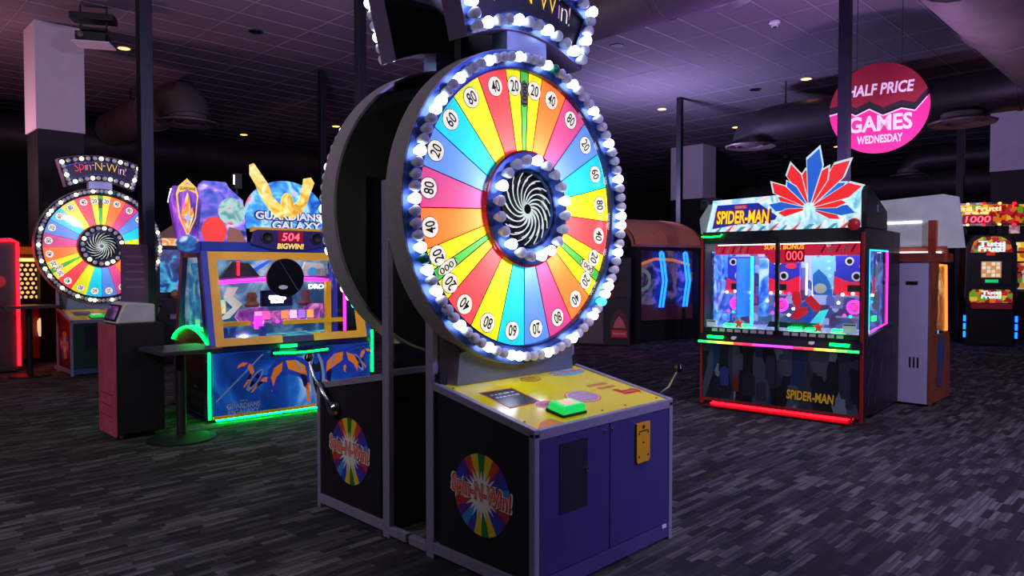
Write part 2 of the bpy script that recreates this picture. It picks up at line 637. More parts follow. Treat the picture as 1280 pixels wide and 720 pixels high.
def wheel_machine():
    t = thing('prize_wheel_machine', 'x', 'game machine')
    # ---- cabinet
    deskz = lambda y: 0.795 + y * (0.132 / 0.71)
    b = MB()
    side = [(-0.012, 0.09), (-0.70, 0.09), (-0.70, deskz(.70) - .02), (-0.012, deskz(.012) - .02)]
    for M in (left(-HX + .012), ):
        b.prism(side, -0.02, 0, BLACK, M)
    b.prism([(-p[0], p[1]) for p in side], -0.02, 0, BLACK, right(HX - .012))
    b.box(-HX + .02, HX - .02, .70, .72, .05, 1.0, BLACKM)
    b.box(-HX + .02, HX - .02, .02, .72, .03, .05, BLACKM)
    cab = b.build('cabinet', t)
    for s, Mf in ((-1, left(-HX + .012, .37, .424)), (1, right(HX - .012, .37, .424))):
        b = MB()
        logo(b, Mf, 0.205)
        b.build('logo_decal', cab)
    # ---- silver frame: every rail a bar of its own
    def bar(nm, *a):
        return MB().box(*a, STEEL).build(nm, t, bevel=0.004)
    for s in (-1, 1):
        xa, xb = (-HX, -HX + .035) if s < 0 else (HX - .035, HX)
        bar('frame_post', xa, xb, 0.0, .035, .0, .79)
        bar('frame_post', xa, xb, .735, .80, 0, 2.05)
        bar('base_rail', xa, xb, .035, .735, .03, .09)
        bar('base_rail', xa, xb, .80, .955, .02, .07)
        b = MB()
        tr = [(.0, deskz(0) - .028), (.735, deskz(.735) - .028), (.735, deskz(.735) + .012), (0, deskz(0) + .012)]
        b.prism(tr, xa, xb, STEEL, frame((0, 0, 0), (0, 1, 0), (0, 0, 1)))
        b.build('desk_rail', t, bevel=.003)
    bar('desk_rail', -HX + .035, HX - .035, 0, .03, .755, .805)
    MB().box(-HX + .035, HX - .035, .005, .03, .02, .10, mat('kick_steel', (96, 88, 150), .45, .4)).build('kick_plate', t)
    bar('frame_post', -.012, .012, .94, .955, .02, 1.0)
    bar('cross_rail', -HX + .035, HX - .035, .745, .79, .93, .965)
    bar('cross_rail', -HX + .035, HX - .035, .745, .79, 1.95, 2.0)
    # ---- doors
    for s in (-1, 1):
        xa, xb = (-HX + .038, -.009) if s < 0 else (-.003, HX - .038)
        d = MB().box(xa, xb, .004, .024, .104, .752, NAVY).build('cabinet_door', t, bevel=.003)
        lk = MB().lathe([(.009, 0), (.009, .006), (.004, .009)], CHROME, 12, front(.004, -.048 if s < 0 else .012, .72))
        lk.build('lock', d, True)
        if s < 0:
            MB().box(-.40, -.19, .0015, .004, .375, .712, mat('mesh_inset', (22, 20, 40), .7)).build('speaker_inset', d)
            MB().lathe([(.012, 0), (.012, .006), (.005, .010)], CHROME, 12, front(.0015, -.20, .555)).build('lock', d, True)
        else:
            p = MB()
            p.prism([(.215, .515), (.225, .50), (.325, .50), (.338, .515), (.338, .715), (.215, .715)], 0, .012, GOLDP, front(.004))
            for q in ((.235, .535), (.32, .535), (.235, .66), (.32, .66)):
                p.disc(q[0], q[1], .006, .012, .014, PRK, front(.004), 8)
            p.box(.235, .318, -.009, -.0075, .668, .674, PRK)
            p.disc(.276, .693, .010, .012, .0145, PRK, front(.004), 10)
            p.box(.265, .285, -.009, -.0075, .605, .611, PRK)
            p.build('ticket_plate', d)
    MB().box(.475, .515, .0, .004, .08, .10, WHITE).build('tag_sticker', t)
    # ---- control desk
    M = frame((0, 0, 0.795), (1, 0, 0), (0, .71, .132))     # a = x, b = along slope
    b = MB()
    b.box(-HX + .03, HX - .03, .02, .72, -.02, .004, YELLOW, M)
    desk = b.build('control_desk', t)
    P = MB()
    q = lambda y: y / math.cos(math.atan(.132 / .71))
    # printed rules card
    P.prism([(-.44, q(.53)), (-.20, q(.525)), (-.215, q(.29)), (-.45, q(.285))], .0045, .005, PRR, M)
    P.prism([(-.43, q(.52)), (-.21, q(.515)), (-.225, q(.30)), (-.44, q(.295))], .0052, .0056, mat('print_navy', (40, 40, 70), .3), M)
    P.dashes(PRW, M, -.325, q(.47), .006, .17, .012, 5)
    P.dashes(PRW, M, -.325, q(.43), .006, .17, .012, 6)
    P.build('rules_card', desk)
    P = MB()
    P.disc(-.215, q(.25), .085, .0048, .0054, PRW, M, 24, .05)
    P.disc(-.215, q(.25), .078, .0056, .006, mat('print_rose', (225, 90, 130), .4), M, 24, .043)
    P.dashes(mat('print_violet', (110, 60, 150), .4), M, -.215, q(.25), .0064, .10, .022, 4)
    P.build('bonus_print', desk)
    P = MB()
    # lilac oval
    P.disc(.085, q(.26), .118, .0045, .005, PRR, M, 32, .088)
    P.disc(.085, q(.26), .110, .0052, .0056, PRW, M, 32, .081)
    P.disc(.085, q(.26), .103, .0058, .0062, mat('print_lilac', (190, 150, 185), .3), M, 32, .074)
    for kk in range(3):
        P.dashes(mat('print_pale_lilac', (225, 205, 225), .4), M, .085, q(.26) + .034 - kk * .034, .0066, .12, .014, 4 + kk)
    P.build('oval_print', desk)
    P = MB()
    # small gold grill emblem
    P.disc(.03, q(.60), .075, .0045, .005, mat('print_brown', (150, 95, 20), .4), M, 24, .042)
    P.disc(.03, q(.60), .066, .0052, .0056, mat('print_gold', (240, 195, 20), .4), M, 24, .035)
    for kk in range(4):
        P.box(-.012 + kk * .024, -.002 + kk * .024, q(.60) - .026, q(.60) + .026, .0058, .0062, mat('print_brown', (150, 95, 20), .4), M)
    P.build('grill_emblem', desk)
    P = MB()
    # burst with name
    st = []
    random.seed(5)
    for i in range(40):
        rr = 1.0 if i % 2 else .72
        st.append((.37 + .165 * rr * math.cos(2 * PI * i / 40), q(.615) + .060 * rr * math.sin(2 * PI * i / 40)))
    P.prism(st, .0045, .005, mat('print_sky', (120, 190, 220), .4), M)
    P.text('Spin-N-Win!', .06, PRW, M, .37, q(.615), .0052, width=.31, bold=.06)
    P.text('Spin-N-Win!', .05, PRR, M, .37, q(.615), .0056, width=.29, bold=.02)
    P.build('burst_print', desk)
    P = MB()
    # pull handle arrow
    P.dashes(mat('print_salmon', (215, 130, 90), .4), M, .35, q(.37), .005, .17, .032, 5)
    P.dashes(mat('print_salmon', (215, 130, 90), .4), M, .37, q(.315), .005, .15, .030, 4)
    P.build('pull_print', desk)
    P = MB()
    P.prism([(.36, q(.27)), (.40, q(.27)), (.41, q(.235)), (.50, q(.235)), (.50, q(.26)), (.535, q(.20)), (.49, q(.155)), (.495, q(.18)), (.37, q(.18))], .0048, .0053, PRR, M)
    P.dashes(mat('print_pale', (250, 170, 150), .4), M, .44, q(.208), .0056, .10, .012, 6)
    P.build('arrow_print', desk)
    P = MB()
    P.prism([(-.52, q(.03)), (-.34, q(.03)), (-.36, q(.10)), (-.46, q(.075))], .0045, .005, mat('print_orange', (250, 140, 60), .4), M)
    P.build('corner_print', desk)
    for xx, yy in ((-.52, .64), (-.52, .12), (0, .06), (.5, .06), (.52, .62), (.2, .06)):
        MB().disc(xx, q(yy), .006, .004, .007, PRK, M, 8).build('desk_screw', desk)
    bb = MB()
    Mb = M @ Matrix.Translation((-.205, q(.13), .004))
    bb.prism([(-.088, -.062), (.088, -.062), (.095, -.05), (.095, .05), (.088, .062), (-.088, .062), (-.095, .05), (-.095, -.05)], 0, .012, PRK, Mb)
    but = bb.build('button_bezel', desk)
    MB().loft([[(-.085 * s, -.055 * s, z), (.085 * s, -.055 * s, z), (.085 * s, .055 * s, z), (-.085 * s, .055 * s, z)] for s, z in ((1, .010), (.98, .04), (.84, .052))],
              mat('button_green', (20, 200, 90), .25, emit=.75, ecol=(20, 215, 95), var=0), Mb).build('start_button', desk, bevel=.004)
    MB().box(-.05, .05, -.032, .032, .052, .0535, mat('button_cap', (245, 190, 160), .3, emit=.5), Mb).build('button_label', desk)
    # ---- pedestal under the wheel
    b = MB()
    b.prism([(-.475, .925), (.475, .925), (.452, 1.10), (-.452, 1.10)], -.02, 0, mat('pedestal_plate', (150, 160, 190), .35, .65, var=.05), front(.66))
    for s in (-1, 1):
        vs = [(s * .475, .66, .925), (s * .54, .735, .925), (s * .54, .735, 1.24), (s * .452, .66, 1.10)]
        vs += [(v[0] - s * .012, v[1] + .008, v[2]) for v in vs]
        b.add(vs, [(0, 1, 2, 3), (7, 6, 5, 4), (0, 4, 5, 1), (1, 5, 6, 2), (2, 6, 7, 3), (3, 7, 4, 0)], mat('pedestal_wing', (150, 140, 150), .3, .8))
    b.build('pedestal', t)
    # ---- drum
    Mw = front(RING_Y, 0, WZ)
    b = MB()
    n = 96
    prof = [(WR - .012, -.004), (WR, -.004), (WR, -(DRUM_Y - RING_Y)), (WR - .015, -(DRUM_Y - RING_Y))]
    b.lathe(prof, STEEL_D, n, Mw, False)
    b.disc(0, 0, WR - .012, -(DRUM_Y - RING_Y) + .001, -(DRUM_Y - RING_Y) + .008, BLACKM, Mw, n)
    drum = b.build('drum_shell', t, True)
    b = MB()
    for k in range(2):
        for j in range(2):
            b.box(.36 + k * .05, .395 + k * .05, DRUM_Y + .002, DRUM_Y + .006, 2.28 + j * .06, 2.325 + j * .06, GOLDP)
    b.build('rating_plate', drum)
    b = MB()
    b.ring(.782, WR - .004, -.02, 0, RIMBLUE, Mw, n)
    b.ring(.774, .786, -.03, .006, mat('rim_lip', (50, 60, 110), .3, .6), Mw, n)
    rim = b.build('bulb_rim', t, True)
    NB = 88
    for i in range(NB):
        th = 2 * PI * i / NB
        x, z = polar(.832, th)
        k = i % 4 == 2 or i in (23, 31, 47, 60, 75)
        src = B_ON if k else B_OFF
        if i in (3, 61):
            src = B_GRN
        if i == 32:
            src = B_GRN_ON
        inst(src, rim, Mw @ Matrix.Translation((x, z, 0)))
    # ---- segments, each with its number badge
    MB().disc(0, 0, .785, -.131, -.128, PRK, Mw, n).build('wheel_backing', t)
    for rep in range(3):
        th = R(120 * rep) - R(2.5)
        for ci, (cn, num, wd) in enumerate(SEQ):
            a0, a1 = th, th + R(wd)
            th = a1
            g_ = .0028
            steps = max(2, int(wd / 2.5))
            outer = [polar(.776, a0 + g_ / .776 + (a1 - a0 - 2 * g_ / .776) * k / steps) for k in range(steps + 1)]
            inner = [polar(.26, a1 - g_ / .26 - (a1 - a0 - 2 * g_ / .26) * k / steps) for k in range(steps + 1)]
            sg = MB()
            pl_ = (outer + inner)[::-1]
            nn = len(pl_)
            sg.add([(p[0], p[1], -.034) for p in pl_] + [(p[0], p[1], -.046) for p in pl_],
                   [tuple(range(nn))] + [(k, nn + k, nn + (k + 1) % nn, (k + 1) % nn) for k in range(nn)], SEGM[cn], Mw)
            sg = sg.build('wheel_segment', t)
            dv = MB().box(-.0028, .0028, .262, .776, -.0338, -.0318, PRK, Mw @ Matrix.Rotation(-a0, 4, 'Z')).build('divider_line', t)
            c = (a0 + a1) / 2
            Mr = Mw @ Matrix.Rotation(-c, 4, 'Z')
            b = MB()
            if num == '1000':
                b.disc(0, .655, .034, -.0335, -.0325, PRK, Mr, 20, .075)
                b.disc(0, .655, .030, -.0323, -.0315, BADGED if rep == 0 else BADGE, Mr, 20, .071)
                b.text('1000', .036, PRK, Mr, 0, .655, -.031, width=.125, bold=.02, rot=PI / 2)
            else:
                rr = .695 if wd > 10 else .69
                b.disc(0, rr, .056, -.0335, -.0325, PRK, Mr, 24)
                b.disc(0, rr, .052, -.0323, -.0315, BADGE, Mr, 24)
                b.text(num, .066, PRK, Mr, 0, rr, -.031, width=.064, bold=.02)
            b.build('number_badge', sg)
    # ---- hub
    b = MB()
    b.lathe([(.325, -.034), (.325, -.002), (.31, .004), (.222, .004), (.215, -.004), (.21, -.028), (0.001, -.030)], RIMBLUE, 64, Mw, False)
    hub = b.build('hub', t, True)
    MB().ring(.212, .226, -.004, .008, mat('hub_trim', (40, 50, 90), .25, .7), Mw, 64).build('hub_trim', hub, True)
    MB().ring(.318, .330, -.036, .002, mat('hub_edge', (150, 30, 50), .3, .3), Mw, 64).build('hub_edge', hub, True)
    MB().disc(0, 0, .211, -.029, -.027, mat('hub_mirror', (46, 44, 56), .12, .3), Mw, 48).build('hub_plate', hub)
    for i in range(20):
        x, z = polar(.272, 2 * PI * (i + .3) / 20)
        inst(B_ON if i % 4 in (0, ) or i == 9 else B_OFF, hub, Mw @ Matrix.Translation((x, z, .004)) @ Matrix.Scale(1.08, 4))
    pts = []
    for k in range(9):
        u = k / 8
        rr = .02 + u * .185
        a = u * 1.35
        pts.append((rr * math.sin(a), rr * math.cos(a), -.018 + .012 * math.sin(u * PI)))
    sw = MB().tube(pts, .0030, SWIRL, 6).build('swirl_tube', hub, True)
    sw.matrix_local = Mw
    for i in range(1, 34):
        inst(sw.data, hub, Mw @ Matrix.Rotation(2 * PI * i / 34, 4, 'Z') @ Matrix.Scale(.82 if i % 2 else 1, 4)).name = 'swirl_tube'
    MB().disc(0, 0, .028, -.02, -.006, CHROME, Mw, 20).build('hub_cap', hub)
    # ---- window over the wheel
    MB().ring(.33, .776, -.006, -.003, GLASS, Mw, 72).build('wheel_window', t)
    # ---- lit header sign
    hb = 3.16

    def outline(k):      # k insets the shape
        pts = []
        for i in range(13):
            u = -1 + 2 * i / 12
            pts.append((u * (.57 - k), hb + .10 * (1 - u * u) - k))
        for i in range(13):
            u = 1 - 2 * i / 12
            pts.append((u * (.465 - k * .85), 2.755 + .115 * (1 - u * u) + k))
        return pts
    Mh = front(RING_Y)
    b = MB()
    o0, o1 = outline(0), outline(.006)
    b.loft([[(x, y, z) for x, y in o1] for z in (-.14, )] + [[(x, y, -.14) for x, y in o0], [(x, y, .004) for x, y in o0], [(x, y, .004) for x, y in o1]], mat('header_shell', (120, 100, 138), .5, .35, var=.06), Mh, False)
    b.prism(outline(.006), -.139, -.132, BLACKM, Mh)
    hd = b.build('header_sign', t)
    b = MB().prism(outline(.006), -.02, -.002, RIMBLUE, Mh)
    b.build('header_rim', hd)
    MB().prism(outline(.095), -.001, .003, mat('header_screen', (18, 17, 28), .35, var=.05), Mh).build('header_screen', hd)
    b = MB()
    o2, o3 = outline(.095), outline(.105)
    b.loft([[(x, y, -.001) for x, y in o2], [(x, y, .022) for x, y in o2], [(x, y, .022) for x, y in o3], [(x, y, .002) for x, y in o3]], mat('header_lip', (70, 80, 130), .25, .7), Mh, False)
    b.build('header_lip', hd)
    ncol = {'a': (235, 60, 80), 'b': (225, 130, 160), 'c': (235, 190, 40), 'd': (235, 235, 240), 'e': (190, 120, 190)}
    word = 'Spin-N-Win!'
    cl = 'aabbbcccedbd'
    ws = [text_geo(ch, -.026)[2] for ch in word]
    tot = sum(ws) + .10 * (len(word) - 1)
    x = -tot / 2
    sc = .70 / tot
    for ch, wc, ck in zip(word, ws, cl):
        vs, fs, w_, h_ = text_geo(ch, -.026)
        cx = (x + wc / 2) * sc
        x += wc + .10
        u = cx / .45
        base = 2.99 + .085 * (1 - u * u) + .02
        dy = {'-': .07, 'p': -.03}.get(ch, 0)
        xh = h_ * sc * .5
        MB().add([(v.x * sc, v.y * sc * 1.25, 0) for v in vs], fs, glow('neon_' + ck, ncol[ck], 1.5),
                 Mh @ Matrix.Translation((cx, base - .055 + xh * 1.25 + dy, .008)) @ Matrix.Rotation(-u * .15, 4, 'Z')).build('neon_letter', hd)
    oc = outline(.048)
    top, bot = oc[:13], oc[13:]
    pos = []

    def along(pl, cnt, ends=True):
        L = [0]
        for i in range(len(pl) - 1):
            L.append(L[-1] + math.dist(pl[i], pl[i + 1]))
        for k in range(cnt):
            s = L[-1] * (k / (cnt - 1) if ends else (k + 1) / (cnt + 1))
            i = max(j for j in range(len(L)) if L[j] <= s + 1e-9)
            i = min(i, len(pl) - 2)
            u = (s - L[i]) / (L[i + 1] - L[i])
            pos.append((pl[i][0] + (pl[i + 1][0] - pl[i][0]) * u, pl[i][1] + (pl[i + 1][1] - pl[i][1]) * u))
    along(top, 13)
    along([top[-1], bot[0]], 4, False)
    along(bot, 12)
    along([bot[-1], top[0]], 4, False)
    for i, (x, z) in enumerate(pos):
        inst(B_ON if i % 3 == 0 else B_OFF, hd, Mh @ Matrix.Translation((x, z, -.002)) @ Matrix.Scale(1.12, 4))
    b = MB()
    b.box(-.16, .16, .60, .72, 2.74, 2.885, mat('neck_box', (150, 160, 195), .4, .5))
    b.box(-.03, .03, .735, .80, 2.0, 3.05, BLACKM)
    b.build('header_neck', t)
    # ---- pull lever on the right side
    b = MB()
    b.lathe([(.045, 0), (.045, .03), (.03, .045)], CHROME, 20, right(HX, .232, .672))
    b.build('lever_hub', t, True)
    b = MB()
    b.tube([(HX + .035, .232, .672), (HX + .05, .20, .74), (HX + .055, .13, .80), (HX + .055, .06, .86), (HX + .055, .005, .955)], [.014, .013, .011, .010, .009], CHROME, 10)
    lv = b.build('lever_arm', t, True)
    kb = MB().lathe([(.004, -.028), (.02, -.02), (.028, 0), (.02, .02), (.004, .028)], mat('knob_black', (18, 18, 20), .2), 16, Matrix.Translation((HX + .055, .0, .975)))
    kb.build('lever_knob', lv, True)
    return t


wm = wheel_machine()
wm.location = (2.932, 2.21, 0)
tag(wm, 'nearest prize wheel machine, bright coloured wheel facing right above a yellow control desk', 'game machine', 'spin and win wheel machines')
wm2 = copy_tree(wm)
wm2.location = (2.932, 4.146, 0)
wm2.rotation_euler = (0, 0, PI)
tag(wm2, 'prize wheel machine turned away behind the nearest one, black back of its drum showing', 'game machine', 'spin and win wheel machines')
wm3 = copy_tree(wm)
wm3.location = (3.28, 11.58, 0)
tag(wm3, 'distant prize wheel machine with warm bulbs beyond the black kiosk at left', 'game machine', 'spin and win wheel machines')
for o in list(wm3.children_recursive):
    if o.type == 'MESH' and o.data == B_ON:
        o.data = B_WARM
    nm_ = o.name.split('.')[0]
    ov = {'bulb_rim': BLACKM, 'hub': BLACKM, 'header_rim': BLACKM, 'cabinet_door': mat('door_green_cast', (26, 58, 44), .5)}.get(nm_)  # doors tinted for the green light falling on them
    if ov:
        for sl in o.material_slots:
            sl.link = 'OBJECT'
            sl.material = ov
# lamps inside the two drums whose faces are in view
for mx, my, en in ((2.932, 2.21, 85.0), (3.28, 11.58, 20.0)):
    lamp('drum_lamp', 'POINT', (mx, my + RING_Y + .118, WZ), None, en, (1, .95, .88), .03)

# ================================================================== CEILING SERVICES, COLUMNS, POLES
COLW = mat('column_white', (222, 214, 226), 0.7, var=0.05)


def column(x0, x1, y0, y1, n):
    struct(MB().box(x0, x1, y0, y1, 3.84, CEIL, COLW).build('trim_%d' % n))
    struct(MB().box(x0 + .02, x1 - .02, y0 + .02, y1 - .02, 0, 3.84, BLACKM).build('trim_%d' % (n + 1)))


column(2.78, 3.49, 13.78, 14.58, 1)
column(20.9, 21.75, 12.1, 13.3, 3)
column(20.1, 21.0, 2.9, 4.0, 5)
POLEM = mat('pole_paint', (30, 29, 38), 0.45, 0.2)


def pole(x, y, label, r=.065):
    b = MB()
    b.box(x - r, x + r, y - r, y + r, 0, CEIL, POLEM)
    t = thing('steel_pole', label, 'pole')
    b.build('shaft', t, bevel=.006)
    MB().box(x - r - .06, x + r + .06, y - r - .06, y + r + .06, 0, .015, POLEM).build('base_plate', t)


pole(2.66, 8.24, 'black steel pole rising behind the kiosk with the white terminal')
pole(5.86, 9.0, 'black steel pole hidden partly behind the turned-away prize wheel')
pole(7.65, 13.17, 'slim black pole reaching the ceiling above the turned-away wheel drum', .06)
pole(14.88, 9.23, 'slim black pole in front of the white column above the arched booth', .06)
pole(9.53, 3.49, 'black steel pole in front of the round half price sign')
pole(18.35, 4.2, 'slim black pole beyond the right-hand round duct diffuser', .07)


def bend(p0, p1, p2, n=8):
    p0, p1, p2 = Vector(p0), Vector(p1), Vector(p2)
    return [p0 * (1 - u) ** 2 + p1 * 2 * u * (1 - u) + p2 * u * u for u in [i / n for i in range(n + 1)]]


def duct(label, pts, r, m=DUCT, diffs=(), hang=(), seams=()):
    t = thing('air_duct', label, 'duct', group='round ceiling ducts')
    MB().tube(pts, r, m, 28).build('duct_tube', t, True)
    for (x, y, z, rr) in diffs:
        b = MB()
        b.lathe([(rr * .62, .16), (rr * .66, .06), (rr, .0), (rr * .98, -.03), (rr * .78, .0), (rr * .70, .04), (rr * .52, -.015), (rr * .46, .03), (rr * .28, -.01), (.01, .0)],
                mat('diffuser_metal', (105, 94, 98), .5, .3), 32, Matrix.Translation((x, y, z)), False)
        b.build('diffuser', t, True)
    for (x, y, z) in hang:
        MB().box(x - .012, x + .012, y - .012, y + .012, z, CEIL, BLACKM).build('hanger_rod', t)
    for (p, ax) in seams:
        M = Matrix.Translation(p) @ (Matrix.Rotation(PI / 2, 4, 'X') if ax == 'y' else Matrix.Rotation(PI / 2, 4, 'Y'))
        MB().ring(r - .01, r + .02, -.03, .03, m, M, 28).build('duct_seam', t, True)
    return t


# left: a duct running away with a drop end and diffuser, a second one crossing behind it
duct('dusky duct with elbow and round diffuser left of the slim pole', [(5.35, 18.75, 4.85), (5.35, 16.2, 4.85)] + bend((5.35, 15.0, 4.85), (5.35, 14.2, 4.85), (5.35, 14.2, 4.45)), .40, DUCTL,
     diffs=((5.35, 14.2, 4.36, .56), ), hang=((5.35, 17.5, 5.2), ), seams=(((5.35, 16.0, 4.85), 'y'), ))
duct('long black duct crossing the hall behind the space-themed machine', [(X0 + 8, 19.3, 4.55), (16, 19.3, 4.55)], .44, DUCT,
     hang=((9.9, 19.3, 4.95), (6.7, 19.3, 4.95), (12.8, 19.3, 4.95)), seams=(((8.2, 19.3, 4.55), 'x'), ((4.5, 19.3, 4.55), 'x')))
# right
duct('black duct with elbow passing behind the half price sign', [(15.2, -3.0, 4.72), (15.2, 6.2, 4.72)] + bend((15.2, 6.9, 4.72), (15.2, 7.6, 4.72), (15.2, 7.6, 4.36)), .39, DUCT,
     diffs=((15.2, 7.6, 4.30, .55), (14.9, 3.4, 4.18, .55)), hang=((15.2, 6.8, 5.08), (15.2, 4.9, 5.08)), seams=(((15.2, 5.0, 4.72), 'y'), ((15.2, 2.6, 4.72), 'y')))
duct('broad grey duct overhead in the upper right corner', [(8.6, 2.0, 4.95), (14.6, 2.0, 4.95)], .62, DUCTL, seams=(((11.0, 2.0, 4.95), 'x'), ))
duct('small black duct with drop end behind the slim right-hand pole', [(21.8, -2, 4.5), (21.8, 5.2, 4.5)] + bend((21.8, 5.6, 4.5), (21.8, 6.2, 4.5), (21.8, 6.2, 4.2)), .30, DUCT,
     diffs=((21.8, 6.2, 4.12, .5), ), hang=((21.8, 5.0, 4.8), (21.8, 3.6, 4.8)))
duct('far grey duct under the ceiling beyond the right-hand column', [(27.3, -2, 4.42), (27.3, 14.0, 4.42)], .42, DUCTL, hang=((27.3, 8.5, 4.8), (27.3, 6.5, 4.8)))
duct('dark duct crossing overhead above the nearest prize wheel', [(7.55, 3.2, 4.98), (7.55, 7.0, 4.98)], .38, DUCTL, hang=(), seams=(((7.55, 4.9, 4.98), 'y'), ))

# ceiling diffuser, downlights and small fittings
t = thing('ceiling_diffuser', 'large round grey air diffuser on the ceiling at top centre', 'vent', (9.7, 5.45, CEIL))
MB().lathe([(.60, 0), (.62, -.03), (.56, -.06), (.50, -.03), (.44, -.08), (.38, -.04), (.32, -.09), (.26, -.05)], mat('diffuser_grey', (120, 112, 125), .5, .2), 40, cap=False).build('cone_ring', t, True)
MB().lathe([(.25, -.03), (.24, -.10), (.16, -.12), (.10, -.09), (.06, -.11), (.01, -.11)], mat('diffuser_core', (160, 160, 175), .4, .3), 32, cap=False).build('core', t, True)
MB().disc(0, 0, .60, -.012, -.004, BLACKM).build('backing', t)


def downlight(x, y, label, on=True, r=.10):
    t = thing('recessed_downlight', label, 'downlight', (x, y, CEIL - .004), group='recessed downlights')
    MB().ring(r, r + .025, -.012, 0, WHITE if on else DARK, None, 24).build('trim_ring', t, True)
    MB().disc(0, 0, r, -.008, -.002, AMBER if on else PRK, None, 24).build('lens', t)


for x, y, l, on in ((4.3, 14.4, 'amber downlight right of the projector by the white column', 1),
                    (9.6, 21.1, 'amber downlight above the long black duct at left', 1),
                    (10.9, 18.0, 'amber downlight by the edge of the turned-away wheel drum', 1),
                    (15.3, 6.4, 'amber downlight above the elbow duct left of the half price sign', 1),
                    (15.6, 10.2, 'amber downlight just left of the slim pole over the booth', 1),
                    (19.1, 10.0, 'faint amber downlight below the elbow duct end', 1),
                    (20.3, 15.2, 'amber downlight far back left of the white centre column', 1),
                    (23.6, 14.4, 'amber downlight far back right of the slim pole over the booth', 1),
                    (10.6, 7.9, 'unlit black downlight beside the upper rim of the nearest wheel', 0),
                    (5.6, 11.8, 'unlit black downlight over the left side of the hall', 0),
                    (15.4, 7.6, 'unlit black downlight between the lamp and the elbow duct', 0),
                    (24.5, 9.2, 'amber downlight under the half price sign', 1)):
    downlight(x, y, l, bool(on))
t = thing('smoke_detector', 'white smoke detector on the violet ceiling right of the round diffuser', 'detector', (11.4, 5.3, CEIL - .004))
MB().lathe([(.09, 0), (.09, -.03), (.06, -.05), (.055, -.085), (.01, -.09)], WHITE, 20).build('housing', t, True)
MB().lathe([(.035, -.088), (.03, -.10), (.01, -.102)], DARK, 12).build('sensor', t, True)


def fan(x, y, z, label):
    t = thing('ceiling_fan', label, 'fan', (x, y, z), group='black ceiling fans')
    MB().box(-.02, .02, -.02, .02, .05, CEIL - z, BLACKM).build('down_rod', t)
    MB().lathe([(.06, .12), (.13, .05), (.13, -.05), (.05, -.10)], BLACKM, 16).build('motor', t, True)
    for k in range(5):
        M = Matrix.Rotation(2 * PI * k / 5 + .3, 4, 'Z') @ Matrix.Rotation(.2, 4, 'X')
        MB().box(.12, .72, -.06, .06, -.006, .006, BLACKM, M).build('blade', t)


fan(21.4, 9.55, 4.95, 'black ceiling fan hanging below the elbow duct')
fan(24.6, 10.0, 5.05, 'second black ceiling fan further back near the sign')

# projector on its shelf by the left column
t = thing('projector', 'black projector on a ceiling shelf beside the white left column', 'projector', (3.28, 12.4, 4.98), R(-30))
MB().box(-.26, .26, -.20, .20, 0, .02, COLW).build('shelf', t)
MB().box(-.22, .20, -.16, .16, .03, .17, BLACKM).build('body', t, bevel=.01)
MB().lathe([(.05, 0), (.055, .04), (.04, .045), (.03, .03)], CHROME, 18, front(-.16, -.14, .10)).build('lens', t, True)
b = MB()
for s in (-1, 1):
    b.box(s * .18 - .01, s * .18 + .01, -.01, .01, .17, CEIL - 4.98, BLACKM)
    b.box(-.18, .18, -.01 + s * .06, .01 + s * .06, .22, .26, BLACKM)
b.box(-.30, .30, -.14, .14, .36, .46, BLACKM)
b.build('mount', t)

# ------------------------------------------------------------------ hanging round sign, broken across
SRED = mat('sign_dark_red', (132, 18, 40), 0.5, var=.04)
SPNK = mat('sign_pink', (232, 40, 132), 0.5, var=.04)
t = thing('hanging_sign', 'round dark red and pink hanging sign broken across, half price games', 'sign', (11.29, 3.65, 3.9), R(-76))
rs = .66
crack = [(-.66, .02), (-.44, .06), (-.30, -.02), (-.12, .06), (.06, -.05), (.30, .03), (.47, -.02), (.62, .16)]
up = [(rs * math.cos(a), rs * math.sin(a)) for a in [R(14 + (164 - 14) * i / 24) for i in range(25)]]
b = MB().prism(up + [(x, y + .055) for x, y in crack], 0, .03, SRED, front(0))
b.build('upper_half', t)
Mf = front(-.031)
o = MB()
o.text('HALF PRICE', .17, PRW, Mf, .02, .28, 0, width=.88, bold=.03, shear=.18)
o.build('lettering', t)
lo = [(rs * math.cos(a), rs * math.sin(a)) for a in [R(182 + (372 - 182) * i / 30) for i in range(31)]]
b = MB().prism(lo + [(x, y - .055) for x, y in crack[::-1]], .0, .03, SPNK, front(0))
b.build('lower_half', t)
o = MB()
o.text('GAMES', .24, PRW, Mf, .02, -.22, 0, width=.84, bold=.03)
o.text('WEDNESDAY', .12, PRW, Mf, .02, -.45, 0, width=.60, bold=.03)
o.build('lettering', t)
b = MB()
for i in range(len(crack) - 1):
    (xa, ya), (xb, yb) = crack[i], crack[i + 1]
    b.prism([(xa, ya - .075), (xb, yb - .075), (xb, yb - .055), (xa, ya - .055)], .0305, .032, PRW, front(0))
b.build('torn_edge', t)
b = MB()
b.prism([(x, y + .06) for x, y in crack] + [(x, y - .06) for x, y in crack[::-1]], -.02, -.005, BLACKM, front(0))
b.box(-.3, -.29, -.0, .01, .5, 1.7, BLACKM).box(.29, .3, -.0, .01, .5, 1.7, BLACKM)
b.build('hanger', t)

